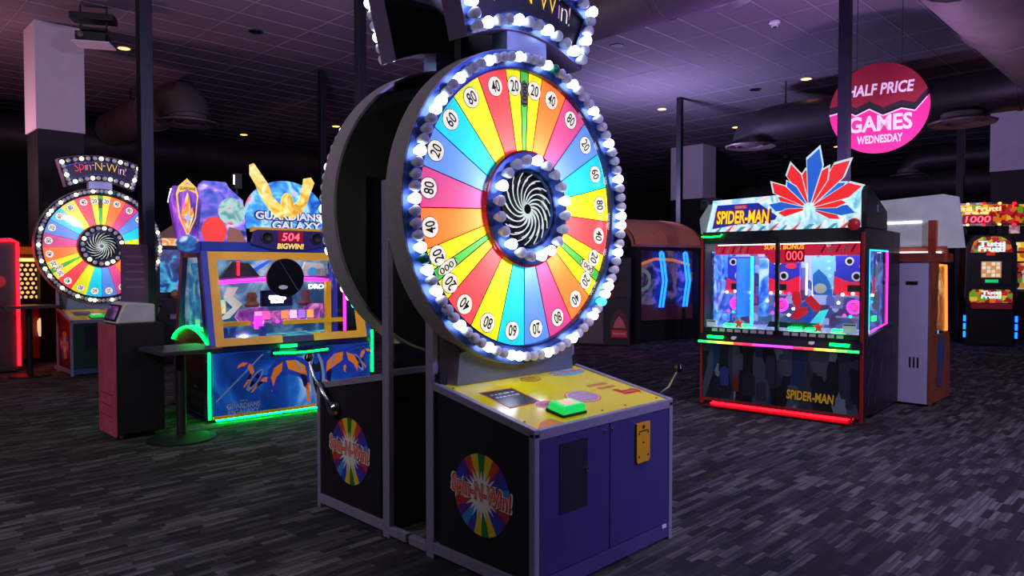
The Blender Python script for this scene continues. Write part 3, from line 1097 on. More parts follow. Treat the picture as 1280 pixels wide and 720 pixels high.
# ================================================================== SPACE-THEMED MACHINE (left)
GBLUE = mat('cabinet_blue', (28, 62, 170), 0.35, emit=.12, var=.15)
GNAVY = mat('cabinet_navy', (20, 26, 78), 0.35, var=.15)
GGOLD = mat('gold_frame', (250, 184, 8), 0.4, .1, emit=.12, var=.06)  # faint emission stands in for light the gold catches
SPACE = art('space_print', [(.30, (8, 20, 70)), (.50, (18, 70, 160)), (.60, (40, 120, 205)), (.72, (150, 200, 240))], .46, 1.6, 1.2)  # emission stands in for light on the printed front panel
NEBULA = art('nebula_lit', [(.30, (40, 30, 110)), (.48, (70, 90, 190)), (.58, (150, 110, 210)), (.70, (200, 205, 245))], .85, 3.2, 2)
NEBULA2 = art('nebula_blue_lit', [(.32, (20, 70, 170)), (.50, (60, 160, 225)), (.62, (150, 215, 245)), (.72, (235, 120, 130))], .9, 4.0, 2)
FLAME = art('flame_lit', [(.30, (200, 70, 10)), (.48, (250, 150, 20)), (.60, (255, 225, 120)), (.75, (255, 245, 210))], .9, 4, 3, stretch=(3, 3, .8))
VIOLET = art('violet_lit', [(.3, (40, 20, 90)), (.5, (90, 40, 160)), (.62, (150, 70, 200)), (.72, (235, 120, 200))], .7, 3, 2, stretch=(2, 2, .7))
GP = (2.839, 7.061, 0)
G = thing('space_arcade_machine', 'blue and gold space-themed game cabinet with green light strips and 504 display', 'arcade machine', GP, R(-4.5))
GW, GD = 1.80, 1.22
b = MB()
b.box(0.012, GW - .012, .0, GD, .04, .70, GBLUE)
b.box(0.0, GW, .02, GD - .02, .70, .765, GNAVY)
base = b.build('base_cabinet', G, bevel=.01)
b = MB().box(.03, GW - .03, -.008, .001, .075, .69, SPACE)
fp = b.build('front_panel', G)
# printed ships: a big one and two small ones, generic swept wings
SO, SB, SG_, SN = glow('ship_orange', (230, 120, 30), .35), glow('ship_blue', (30, 60, 170), .3), glow('ship_grey', (120, 140, 175), .3), mat('ship_dark', (24, 30, 60), .4)
Mf = front(-.009)


def ship(nm, cx, cy, s, rot):
    M = Mf @ Matrix.Translation((cx, cy, 0)) @ Matrix.Rotation(rot, 4, 'Z') @ Matrix.Scale(s, 4)
    q = MB()
    SD_ = mat('ship_navy', (16, 26, 84), .4)
    for sg in (-1, 1):
        wing = [(sg * .05, .10), (sg * .16, .19), (sg * .32, .24), (sg * .48, .21), (sg * .58, .11), (sg * .60, -.02), (sg * .54, -.14), (sg * .47, -.22),
                (sg * .48, -.10), (sg * .44, .0), (sg * .34, .04), (sg * .22, -.02), (sg * .10, -.16)]
        q.prism(wing, 0, .002, SB, M)
        q.prism([(sg * .14, .10), (sg * .24, .18), (sg * .36, .19), (sg * .34, .09), (sg * .22, .03), (sg * .12, -.02)], .002, .004, SO, M)
        q.prism([(sg * .40, .18), (sg * .50, .13), (sg * .55, .03), (sg * .53, -.08), (sg * .49, .02), (sg * .42, .08)], .002, .004, SO, M)
        q.prism([(sg * .13, .02), (sg * .20, .0), (sg * .17, -.14), (sg * .12, -.20)], .002, .004, SD_, M)
        q.prism([(sg * .10, -.10), (sg * .15, -.14), (sg * .14, -.32), (sg * .10, -.36)], .002, .004, SO, M)
        q.prism([(sg * .22, .16), (sg * .25, .17), (sg * .20, .04), (sg * .18, .04)], .004, .005, SG_, M)
    hull = [(0, .26), (.05, .22), (.085, .12), (.10, -.04), (.085, -.20), (.04, -.36), (-.04, -.36), (-.085, -.20), (-.10, -.04), (-.085, .12), (-.05, .22)]
    q.prism(hull, .0055, .007, SG_, M)
    q.prism([(x * .62, .02 + (y - .02) * .72) for x, y in hull], .007, .008, SN, M)
    q.prism([(-.02, .22), (.02, .22), (.03, .10), (-.03, .10)], .008, .009, SB, M)
    q.prism([(-.045, .0), (.045, .0), (.035, -.10), (-.035, -.10)], .008, .009, SB, M)
    q.build(nm, fp)


ship('ship_print', 1.12, .42, .92, R(4))
ship('ship_print', .46, .42, .42, R(-38))
ship('ship_print', 1.62, .50, .36, R(30))
for (xa, ya, xb, yb, w_) in ((.05, .22, .52, .66, .02), (.60, .50, .88, .66, .02), (1.3, .60, 1.7, .66, .012)):
    MB().prism([(xa, ya), (xa + w_, ya), (xb + w_, yb), (xb, yb)], 0, .0015, SG_, Mf).build('light_streak', fp)
b = MB()
b.text('GUARDIANS', .055, PRW, Mf, .33, .155, .003, width=.34, bold=.03)
b.text('GALAXY', .055, PRW, Mf, .36, .095, .003, width=.26, bold=.03)
b.text('OF THE', .03, PRW, Mf, .20, .10, .003, width=.06, bold=.02)
b.text('MARVEL', .02, PRW, Mf, .33, .205, .003, width=.08, bold=.03)
b.build('title_print', fp)
b = MB()
for (x0, x1, z0, z1) in ((.03, GW - .03, .04, .075), ):
    b.box(x0, x1, -.012, 0, z0, z1, GGOLD)
b.build('kick_trim', G)
for (x, y) in ((.1, .1), (GW - .1, .1), (.1, GD - .1), (GW - .1, GD - .1)):
    MB().lathe([(.025, 0), (.025, .02), (.012, .025), (.012, .04)], CHROME, 10, Matrix.Translation((x, y, 0))).build('foot', G, True)
# left side panel with title
b = MB()
Ml = left(0)
b.box(-.004, .012, .03, GD - .03, .06, .70, mat('side_print', (52, 40, 62), .4, var=.5, scale=4))
b.text('MARVEL', .03, PRW, Ml, -.42, .33, .006, width=.12, bold=.02)
b.text('GUARDIANS', .075, mat('print_grey', (150, 150, 165), .5), Ml, -.42, .26, .006, width=.50, bold=.02)
b.text('GALAXY', .075, mat('print_grey', (150, 150, 165), .5), Ml, -.38, .17, .006, width=.38, bold=.02)
b.build('side_panel', G)
# green strips
MB().tube([(-.006, -.008, .05), (-.006, -.008, .74)] + [(-.008, u * GD, .77 + .16 * math.sin(PI * min(1, u * 1.0)) ** .7) for u in [i / 14 for i in range(1, 15)]], .013, LED_G, 8).build('light_strip', G, True)
MB().tube([(GW + .004, -.008, .36), (GW + .004, -.008, .84)], .013, LED_G, 8).build('light_strip', G, True)
MB().box(.06, GW - .06, -.010, .014, .024, .036, LED_GU).build('underglow_strip', G)
b = MB()
ar = [(-(u * GD), .765 + .15 * math.sin(PI * u) ** .7) for u in [i / 14 for i in range(15)]]
b.prism(ar + [(-GD, .74), (0, .74)], -.03, -.002, mat('arch_red', (120, 40, 48), .4), Ml)
b.build('side_arch', G)
# coin tray lip with green light
b = MB()
b.prism([(0, .62), (-.07, .635), (-.07, .66), (0, .70)], .62, 1.22, GNAVY, frame((0, 0, 0), (0, 1, 0), (0, 0, 1)))
tray = b.build('coin_tray', G)
MB().tube([(.62 + .60 * i / 10, -.075 - .012 * math.sin(PI * i / 10), .668 - .010 * math.sin(PI * i / 10)) for i in range(11)], .010, LED_G, 8).build('tray_light', tray, True)
MB().box(.72, .90, -.014, -.010, .712, .74, LED_G).build('tray_sign', tray)
# upper housing: leaning corner posts and gold window frame
ZB, ZT, YB, YT = .765, 1.72, .02, .25
lean = lambda z: YB + (YT - YB) * (z - ZB) / (ZT - ZB)


def lbar(nm, xa, xb, za, zb, m, th=.05, off=0.0, parent=G):
    """bar lying in the leaning window plane"""
    vs = []
    for z in (za, zb):
        for (dy) in (-th / 2 + off, th / 2 + off):
            for x in (xa, xb):
                vs.append((x, lean(z) + dy, z))
    return MB().add(vs, [(0, 2, 3, 1), (4, 5, 7, 6), (0, 1, 5, 4), (2, 6, 7, 3), (0, 4, 6, 2), (1, 3, 7, 5)], m).build(nm, parent)


wf = thing('window_frame', '', '')
del wf['label'], wf['category']
wf.parent = G
lbar('frame_bar', .06, .15, ZB, ZT, GGOLD, parent=wf)
lbar('frame_bar', GW - .15, GW - .06, ZB, ZT, GGOLD, parent=wf)
lbar('frame_bar', .15, GW - .15, ZT - .085, ZT, GGOLD, parent=wf)
lbar('frame_bar', .15, .75, ZB, ZB + .075, GGOLD, parent=wf)
lbar('frame_bar', 1.10, GW - .15, ZB, ZB + .075, GGOLD, parent=wf)
lbar('sill_plate', .75, 1.10, ZB, ZB + .06, mat('sill_dark', (40, 45, 70), .4), parent=wf)
lbar('window_glass', .14, GW - .14, ZB + .05, ZT - .05, GLASS, .004, parent=wf)
for xa, xb in ((0, .06), (GW - .06, GW)):
    lbar('corner_post', xa, xb, ZB, ZT + .02, GBLUE, .06)
for s in (0, 1):
    xs = 0 if s == 0 else GW
    P = left(0.0) if s == 0 else right(GW)
    sg = -1 if s == 0 else 1
    q = MB()
    q.prism([(sg * 1.06, ZB), (sg * 1.18, ZB), (sg * .92, ZT), (sg * .82, ZT)], -.05, 0, GNAVY, P)
    q.prism([(sg * .06, ZB), (sg * .14, ZB), (sg * .36, ZT), (sg * .28, ZT)], -.05, 0, GNAVY, P)
    q.prism([(sg * .28, ZT - .06), (sg * .92, ZT - .06), (sg * .92, ZT), (sg * .28, ZT)], -.05, 0, GNAVY, P)
    q.build('side_frame', G)
    MB().prism([(sg * .14, ZB + .1), (sg * 1.06, ZB + .1), (sg * .84, ZT - .06), (sg * .34, ZT - .06)], -.03, -.026, GLASS, P).build('side_glass', G)
b = MB().box(.0, GW, .22, 1.0, ZT, ZT + .10, GBLUE)
b.build('top_beam', G, bevel=.01)
# ---- interior behind the glass
INT_P = art('interior_print', [(.30, (40, 70, 110)), (.44, (50, 90, 130)), (.54, (110, 150, 180)), (.66, (190, 205, 220))], .32, 3.4, .8)
q = MB()
q.box(.06, GW - .06, .98, 1.0, ZB, ZT, INT_P)
q.build('interior_back', G)
MB().box(.06, GW - .06, .06, .98, ZB, ZB + .02, art('playfield', [(.3, (20, 50, 120)), (.48, (40, 120, 190)), (.58, (60, 220, 160)), (.68, (240, 220, 120))], .55, 6, 1)).build('playfield', G)
MB().box(.10, GW - .10, .30, .9, ZT - .03, ZT - .012, mat('interior_lamp', (255, 255, 255), .4, emit=1.6, var=0)).build('interior_lamp', G)
q = MB()
q.tube([(.12, .62, 1.38), (.5, .56, 1.41), (.9, .54, 1.43), (1.35, .56, 1.42), (1.66, .62, 1.39)], .024, LED_M, 10)
q.build('magenta_bar', G, True)
q = MB()
q.box(.12, 1.66, .60, .72, 1.43, 1.46, mat('deck_grey', (120, 130, 150), .4))
q.build('upper_deck', G)
q = MB()
q.prism([(.30, 1.46), (.42, 1.62), (.60, 1.60), (.72, 1.46)], 0, .06, mat('hood_dark', (34, 34, 48), .4), front(.60))
q.box(.47, .49, .52, .55, 1.47, 1.62, LED_R)
q.build('upper_hood', G)
MB().prism([(.52, 1.46), (.86, 1.66), (.92, 1.66), (.62, 1.46)], 0, .04, glow('deck_blue', (40, 90, 210), .5), front(.62)).build('deck_ramp', G)
MB().prism([(1.20, 1.46), (1.26, 1.62), (1.48, 1.60), (1.52, 1.46)], 0, .04, mat('hood_white', (210, 210, 218), .4), front(.60)).build('deck_block', G)
q = MB().box(1.38, 1.66, .56, .60, 1.47, 1.54, mat('start_plate', (150, 155, 170), .4))
q.text('START', .05, PRW, front(.558), 1.53, 1.505, .002, width=.18, bold=.02, shear=.2)
q.disc(1.34, 1.51, .05, 0, .02, glow('start_blue', (60, 130, 190), .6), front(.56), 18)
q.build('start_plate', G)
MB().text('DROP', .055, LED_W, front(.57), 1.42, 1.335, 0, width=.24, bold=.03).build('drop_sign', G)
# the black round disc in the middle of the window
q = MB().disc(0.83, 1.446, .205, -.03, 0, mat('disc_black', (14, 13, 16), .22), front(.10), 48)
dk = q.build('black_disc', G)
MB().prism([(.76, 1.63), (.764, 1.63), (.975, 1.30), (.970, 1.297)], .0006, .0022, mat('disc_line', (110, 108, 116), .4), front(.10)).build('disc_line', dk)
MB().disc(.80, 1.345, .05, .0005, .002, PRW, front(.10), 20, .022).build('disc_mark', dk)
# console with lit buttons and a small screen
CONS = art('console_lit', [(.3, (60, 30, 90)), (.5, (130, 60, 150)), (.62, (210, 110, 180)), (.74, (250, 190, 210))], .6, 7, 1.5)
q = MB()
q.prism([(.42, 1.02), (.46, 1.10), (.72, 1.12), (.80, 1.07), (1.20, 1.09), (1.26, 1.14), (1.42, 1.14), (1.46, 1.06), (1.36, .95), (.58, .91), (.48, .95)], 0, .05, CONS, front(.50))
cs = q.build('console', G)
for k, (x, c) in enumerate(((.66, (255, 150, 200)), (.75, (235, 90, 160)), (.96, (240, 140, 90)), (1.06, (255, 190, 230)), (1.16, (150, 110, 230)), (1.26, (225, 160, 80)))):
    MB().box(x - .04, x + .04, .44, .45, .985, 1.075, glow('card_%d' % k, c, 1.0)).build('lit_card', cs)
for k in range(9):
    MB().lathe([(.018, 0), (.018, .012), (.008, .018)], (LED_M, LED_C, SG_)[k % 3], 10, front(.45, .62 + k * .085, .955)).build('console_button', cs, True)
q = MB().box(.74, 1.10, .56, .60, 1.12, 1.30, GNAVY)
q.box(.78, 1.06, .555, .56, 1.145, 1.275, mat('screen_dark', (30, 30, 60), .2, emit=.3))
q.text('GUARDIANS', .05, LED_W, front(.553), .92, 1.22, .001, width=.20, bold=.06)
q.text('GALAXY', .04, LED_W, front(.553), .92, 1.175, .001, width=.16, bold=.06)
q.build('score_screen', G)
for x, hgt, c in ((.62, .17, (140, 95, 60)), (1.24, .19, (110, 60, 70))):
    q = MB()
    q.loft([[(x + r_ * math.cos(a), .52 + r_ * .5 * math.sin(a), 1.12 + z) for a in [2 * PI * i / 10 for i in range(10)]] for r_, z in ((.07, 0), (.09, .03), (.05, .07), (.06, hgt - .05), (.045, hgt - .01), (.01, hgt))], mat('rock_%d' % int(x * 100), c, .6, var=.3, scale=30, bump=.5))
    q.build('rock_prop', G, True)
MB().prism([(.30, .98), (.42, 1.0), (.56, 1.15), (.46, 1.24), (.52, 1.34), (.40, 1.34), (.36, 1.22), (.46, 1.12)], 0, .02, mat('cutout_pale', (215, 212, 190), .5, emit=.35), front(.66)).build('cutout_board', G)
for x0, x1, z in ((.16, .52, .94), (.90, 1.60, .93)):
    MB().box(x0, x1, .30, .36, z, z + .045, GGOLD).build('gold_rail', G)
for x, z in ((.22, .84), (.30, .84), (.62, .84)):
    MB().box(x - .03, x + .03, .20, .26, .785, z + .09, GBLUE).build('pusher_post', G)
MB().box(.56, .64, .26, .30, .90, 1.04, LED_M).build('ticket_slot', G)
MB().box(.20, .40, .70, .74, 1.05, 1.20, art('prize_card', [(.35, (70, 130, 200)), (.5, (120, 210, 210)), (.6, (235, 220, 120)), (.7, (230, 120, 170))], .7, 9, 1)).build('prize_card', G)
MB().lathe([(.05, 0), (.05, .18), (.03, .2)], LED_C, 14, Matrix.Translation((.20, .5, .86))).build('cyan_lamp', G, True)
MB().box(1.44, 1.50, .40, .46, .80, 1.40, GGOLD).build('gold_post', G)
MB().box(1.52, 1.58, .40, .50, .80, 1.62, GBLUE).build('blue_post', G)
q = MB()
q.box(1.62, 1.65, .32, .34, .82, 1.40, LED_M)
q.build('magenta_strip', G)
MB().box(.05, .054, .45, .8, .82, 1.60, art('side_lit', [(.3, (20, 60, 130)), (.5, (40, 150, 210)), (.6, (120, 210, 220)), (.7, (220, 190, 80))], .55, 4, 1.5)).build('side_art', G)
# ---- display above the window
q = MB()
q.prism([(.50, 1.80), (.54, 1.97), (1.34, 1.97), (1.36, 1.80), (1.10, 1.745), (.74, 1.745)], 0, .06, mat('display_violet', (44, 34, 100), .3, emit=.2), front(.24))
q.prism([(.50, 1.93), (.50, 1.98), (1.36, 1.98), (1.36, 1.93), (1.30, 1.955), (.56, 1.955)], .0, .064, GGOLD, front(.24))
dp = q.build('display_panel', G)
for x in (.66, 1.21):
    MB().lathe([(.066, 0), (.066, .012), (.05, .014), (.035, .004), (.01, .002)], PRK, 24, front(.178, x, 1.875)).build('speaker_cone', dp, True)
q = MB().box(.78, 1.06, .172, .18, 1.825, 1.945, DIGBG)
q.text('504', .085, DIGIT, front(.170), .92, 1.885, .001, width=.20, bold=.01, shear=.12)
q.build('score_display', dp)
MB().text('BIGWIN!', .06, glow('bigwin', (255, 200, 80), 1.1), front(.178), .92, 1.785, .001, width=.30, bold=.03, shear=.15).build('bigwin_sign', dp)
# ---- backlit topper: nebula board, arched board with gold wings, title
q = MB().prism([(.02, 1.80), (.02, 2.40), (.06, 2.44), (.28, 2.44), (.32, 2.38), (.46, 2.26), (.50, 1.80)], 0, .05, NEBULA, front(.36))
nb = q.build('nebula_board', G)
MB().disc(.16, 1.93, .125, .051, .056, glow('planet_red', (235, 60, 45), .85), front(.36), 32, .15).build('planet', nb)
MB().disc(.34, 2.14, .14, .051, .056, art('planet_teal_m', [(.35, (90, 150, 140)), (.55, (170, 215, 195)), (.68, (225, 80, 70))], .8, 5, 2), front(.36), 32).build('planet', nb)
MB().prism([(.28, 1.80), (.31, 1.98), (.42, 1.95), (.50, 1.80)], .051, .056, glow('rock_brown', (140, 90, 70), .7), front(.36)).build('rock', nb)
arch_ = [(.50, 1.97)] + [(.92 + .44 * math.cos(a), 2.14 + .36 * math.sin(a)) for a in [R(172 - 164 * i / 20) for i in range(21)]] + [(1.36, 1.97)]
q = MB().prism(arch_, 0, .05, NEBULA2, front(.34))
ab = q.build('arched_board', G)
GW_ = art('gold_lit', [(.35, (200, 150, 20)), (.5, (240, 200, 70)), (.65, (255, 235, 150))], .85, 6, 2)
for sg in (-1, 1):
    w1 = [(.06, 2.22), (.16, 2.32), (.20, 2.44), (.30, 2.58), (.36, 2.66), (.40, 2.64), (.40, 2.54), (.34, 2.44), (.30, 2.34), (.22, 2.22), (.14, 2.12), (.04, 2.08)]
    if sg > 0:
        w1 = [(.06, 2.22), (.14, 2.30), (.18, 2.42), (.20, 2.54), (.28, 2.56), (.32, 2.50), (.28, 2.40), (.24, 2.28), (.16, 2.16), (.04, 2.08)]
    MB().prism([(.92 + sg * x, z) for x, z in w1], .051, .075, GW_, front(.34)).build('gold_wing', ab)
MB().disc(.92, 2.24, .075, .076, .085, GW_, front(.34), 24, .13).build('gold_boss', ab)
Mt = front(.285)
q = MB()
for nm, z, wd, cx, sz in (('GUARDIANS', 2.115, .74, .95, .085), ('GALAXY', 2.015, .56, 1.04, .09)):
    q.text(nm, sz * 1.25, mat('title_edge', (20, 25, 60), .4), Mt, cx, z, 0, width=wd * 1.05, bold=.10)
    q.text(nm, sz, glow('title_steel', (200, 205, 225), .9), Mt, cx, z, .003, width=wd, bold=.03)
q.text('OF', .04, glow('title_steel', (200, 205, 225), .9), Mt, .68, 2.04, .003, width=.06, bold=.03)
q.text('THE', .04, glow('title_steel', (200, 205, 225), .9), Mt, .68, 1.99, .003, width=.09, bold=.03)
q.box(.86, 1.04, 2.18, 2.235, 0, .003, glow('brand_box', (150, 20, 30), .5), Mt)
q.text('MARVEL', .04, PRW, Mt, .95, 2.207, .004, width=.15, bold=.04)
q.build('title_sign', G)
# ---- emblem pylon on the left corner
q = MB().prism([(-.22, 1.84), (-.28, 2.22), (-.24, 2.36), (-.02, 2.36), (.02, 2.22), (-.02, 1.84)], 0, .06, VIOLET, front(.30))
q.prism([(-.28, 2.20), (-.25, 2.34), (-.22, 2.34), (-.24, 2.20)], -.03, .0, LED_W, front(.30))
py = q.build('emblem_pylon', G)
q = MB()
sh = [(-.12, 1.86), (-.20, 2.05), (-.225, 2.28), (-.20, 2.36), (-.12, 2.44), (-.04, 2.36), (-.015, 2.28), (-.04, 2.05)]
q.prism(sh, .062, .068, glow('badge_gold', (240, 190, 60), .9), front(.30))
q.prism([(-.12 + (x + .12) * .86, 2.12 + (z - 2.12) * .88) for x, z in sh], .069, .072, VIOLET, front(.30))
q.prism([(-.12, 1.90), (-.18, 2.08), (-.165, 2.16), (-.15, 2.12), (-.14, 2.24), (-.12, 2.30), (-.10, 2.24), (-.09, 2.12), (-.075, 2.16), (-.06, 2.08)], .073, .076, FLAME, front(.30))
q.prism([(-.12, 1.94), (-.132, 2.03), (-.17, 2.05), (-.132, 2.07), (-.12, 2.12), (-.108, 2.07), (-.07, 2.05), (-.108, 2.03)], .077, .080, glow('star_silver', (170, 190, 225), .8), front(.30))
q.prism([(-.215, 2.29), (-.195, 2.35), (-.12, 2.385), (-.045, 2.35), (-.025, 2.29), (-.12, 2.325)], .077, .079, glow('badge_gold', (240, 190, 60), .9), front(.30))
q.text('GUARDIANS', .03, PRK, front(.30), -.12, 2.338, .081, width=.15, bold=.02)
q.build('emblem', py)
q = MB().lathe([(.02, -.09), (.08, -.06), (.105, 0), (.08, .06), (.02, .09)], art('globe_lit', [(.3, (30, 60, 130)), (.5, (70, 130, 200)), (.65, (220, 235, 250))], .6, 7, 1), 20, Matrix.Translation((-.12, .26, 1.80)))
q.build('globe', py, True)
q = MB()
q.prism([(-.16, 1.70), (.02, 1.70), (.02, 1.78), (-.16, 1.78)], 0, .06, GBLUE, front(.30))
q.build('pylon_bracket', G)
# small camera-like spotlight behind the topper
q = MB().box(.42, .50, .45, .55, 2.40, 2.56, BLACKM)
q.box(.41, .42, .44, .45, 2.44, 2.54, LED_W)
q.box(.45, .47, .49, .51, 1.8, 2.40, BLACKM)
q.build('spot_fixture', G)

# ================================================================== RED AND BLUE HERO-THEMED COIN MACHINE (right)
SM = thing('hero_arcade_machine', 'wide black coin machine with red and blue lit topper and red underglow', 'arcade machine', (7.191, 4.165, 0), math.atan2(-.997, .076))
SW, SD = 1.69, 1.15
REDT = mat('red_trim', (170, 40, 40), .4, .2, emit=.05)
SBLK = mat('cabinet_black', (28, 25, 34), .45, var=.25)
CITY = art('city_print', [(0, (22, 24, 34)), (.3, (40, 46, 60)), (.5, (58, 66, 84)), (.68, (30, 40, 84)), (.82, (96, 110, 130))], .13, 5, tex='V', stretch=(1.6, 1, .55))  # slight emission makes the printed doors look better lit
b = MB()
b.box(0, SW, .0, SD, .07, .78, SBLK)
b.box(.0, SW, .45, SD + .32, .03, .07, SBLK)
b.box(.0, SW, SD, SD + .32, .03, 1.95, SBLK)
base = b.build('base_cabinet', SM, bevel=.008)
for k in range(2):
    xa, xb = (.03, SW / 2 - .004) if k == 0 else (SW / 2 + .004, SW - .03)
    d = MB().box(xa, xb, -.012, .0, .10, .70, CITY).build('front_door', SM)
    if k == 1:
        q = MB()
        q.text('SPIDER-MAN', .115, PRK, front(-.013), 1.20, .235, .001, width=.50, bold=.05, shear=.1, rot=-.02)
        q.text('SPIDER-MAN', .10, mat('title_yellow', (225, 175, 40), .4, emit=.12), front(-.013), 1.20, .235, .003, width=.47, bold=.03, shear=.1, rot=-.02)
        q.build('title_print', d)
        MB().box(1.18, 1.19, -.02, -.013, .45, .60, DARK).build('door_handle', d)
    else:
        q = MB()
        for i, (x, z, w_, h_, c) in enumerate(((.28, .36, .10, .22, (50, 60, 130)), (.42, .30, .05, .20, (120, 40, 40)), (.20, .26, .08, .18, (30, 34, 56)), (.56, .30, .14, .26, (44, 50, 62)), (.70, .24, .10, .22, (60, 66, 76)))):
            q.prism([(x - w_ / 2, z - h_ / 2), (x + w_ / 2, z - h_ / 2), (x + w_ / 2, z + h_ / 3), (x, z + h_ / 2), (x - w_ / 2, z + h_ / 3)], 0, .002 + i * .0004, mat('tower_print_%d' % i, c, .4), front(-.012))
        q.build('tower_print', d)
for z0, z1, x0, x1 in ((.03, 1.90, -.005, .02), (.03, 1.90, SW - .02, SW + .005)):
    MB().box(x0, x1, -.015, .02, z0, z1, REDT).build('corner_trim', SM)
MB().box(.0, SW, -.015, .02, .07, .10, REDT).build('bottom_trim', SM)
MB().box(.10, SW - .14, .03, .13, .026, .034, LED_R).build('underglow_strip', SM)
b = MB()
b.box(.06, SW - .10, -.09, .02, .012, .02, mat('skid_plate', (120, 20, 24), .4))  # red underglow on the skid put into its colour
b.build('skid_plate', SM)
for (x, y) in ((.1, .1), (SW - .1, .1), (.1, SD - .1), (SW - .1, SD - .1)):
    MB().lathe([(.025, 0), (.025, .02), (.012, .03), (.012, .07)], CHROME, 10, Matrix.Translation((x, y, 0))).build('foot', SM, True)
# coin shelf with rainbow light bars
b = MB()
b.prism([(0, .70), (-.085, .715), (-.085, .745), (.02, .86), (.02, .70)], 0.0, SW, SBLK, frame((0, 0, 0), (0, 1, 0), (0, 0, 1)))
sh = b.build('coin_shelf', SM)
cols = [(40, 255, 120), (120, 255, 90), (240, 250, 90), (255, 190, 60), (255, 70, 60), (255, 40, 90), (240, 60, 220), (190, 60, 255)]
for k in range(2):
    for i in range(8):
        c = cols[i if k == 0 else 7 - i]
        xa = .01 + k * .84 + i * .104
        MB().tube([(xa, -.092 - .012 * math.sin(PI * i / 8), .735), (xa + .104, -.092 - .012 * math.sin(PI * (i + 1) / 8), .735)], .013,
                  mat('led_seg_%d_%d_%d' % c, c, .4, emit=1.9, ecol=c, var=0), 6).build('light_bar', sh, True)
    for x in (.10 if k == 0 else 1.40, ):
        MB().box(x, x + .18, -.06, -.02, .775, .80, LED_G).build('coin_slot', sh)
    MB().disc(.40 + k * .82, 0, .03, .0, .012, WHITE, frame((0, -.04, .785), (1, 0, 0), (0, .85, .5)), 14).build('card_reader', sh)
# window mullions, instruction strip, glass
ZB, ZT = .86, 1.82
for x0, x1 in ((0, .035), (SW / 2 - .018, SW / 2 + .018), (SW - .035, SW)):
    MB().box(x0, x1, .0, .04, ZB, ZT + .06, SBLK).build('mullion', SM)
MB().box(.035, SW - .035, .0, .04, ZT, ZT + .08, SBLK).build('window_head', SM)
b = MB().box(.035, SW - .035, .0, .03, ZB - .02, ZB + .03, SBLK)
st = b.build('instruction_strip', SM)
for k in range(16):
    x = .16 + k * .088
    if abs(x - SW / 2) > .03:
        MB().box(x - .032, x + .032, -.004, 0, ZB - .012, ZB + .022, mat('pictogram', (150, 140, 160), .4, emit=.25, var=.4, scale=60)).build('pictogram', st)
for k in range(2):
    xa, xb = (.035, SW / 2 - .018) if k == 0 else (SW / 2 + .018, SW - .035)
    MB().box(xa, xb, .012, .016, ZB + .03, ZT, GLASS).build('window_pane', SM)
# ---- interior
IB = .72
SKYP = art('comic_blue', [(.30, (25, 40, 120)), (.46, (50, 90, 190)), (.58, (90, 150, 225)), (.70, (180, 205, 240))], .75, 4, 2)
COMIC = art('comic_mix', [(0, (60, 70, 120)), (.22, (110, 110, 150)), (.42, (80, 90, 160)), (.6, (120, 70, 110)), (.75, (150, 160, 200)), (.9, (70, 50, 90))], .55, 9, tex='V')
MB().box(.03, SW - .03, IB, IB + .02, ZB, ZT, COMIC).build('interior_back', SM)
MB().box(.03, SW - .03, .04, IB, ZB + .01, ZB + .03, art('coin_bed', [(.3, (60, 70, 130)), (.5, (130, 150, 200)), (.6, (215, 220, 235)), (.72, (150, 220, 170))], .5, 14, 2)).build('coin_bed', SM)
MB().box(.10, SW - .10, .2, .66, ZT - .02, ZT - .008, LED_W).build('interior_lamp', SM)
q = MB()
q.prism([(.10, 1.70), (.10, 1.80), (1.62, 1.80), (1.62, 1.68), (1.08, 1.68), (1.0, 1.60), (.74, 1.60), (.66, 1.70)], 0, .03, glow('banner_red', (205, 30, 62), .75), front(.16))
bn = q.build('bonus_banner', SM)
MB().text('SUPER BONUS', .055, glow('bonus_gold', (250, 200, 60), 1.0), front(.128), .87, 1.775, .001, width=.42, bold=.02, shear=.1).build('bonus_text', bn)
q = MB().box(.885, 1.085, .122, .13, 1.615, 1.745, DIGBG)
q.text('000', .095, DIGIT, front(.12), .985, 1.68, .001, width=.17, bold=-.005)
q.build('bonus_display', bn)
for x0, x1, c in ((.12, .40, 0), (.30, .5, 1), (1.24, 1.60, 1)):
    q = MB()
    for i in range(5):
        q.prism([(x0 + i * (x1 - x0) / 5, 1.71), (x0 + (i + .6) * (x1 - x0) / 5, 1.79), (x0 + (i + .9) * (x1 - x0) / 5, 1.79), (x0 + (i + .3) * (x1 - x0) / 5, 1.71)], .031, .033, (PRW, glow('banner_dark', (120, 20, 50), .4))[(i + c) % 2], front(.16))
    q.build('banner_shards', bn)


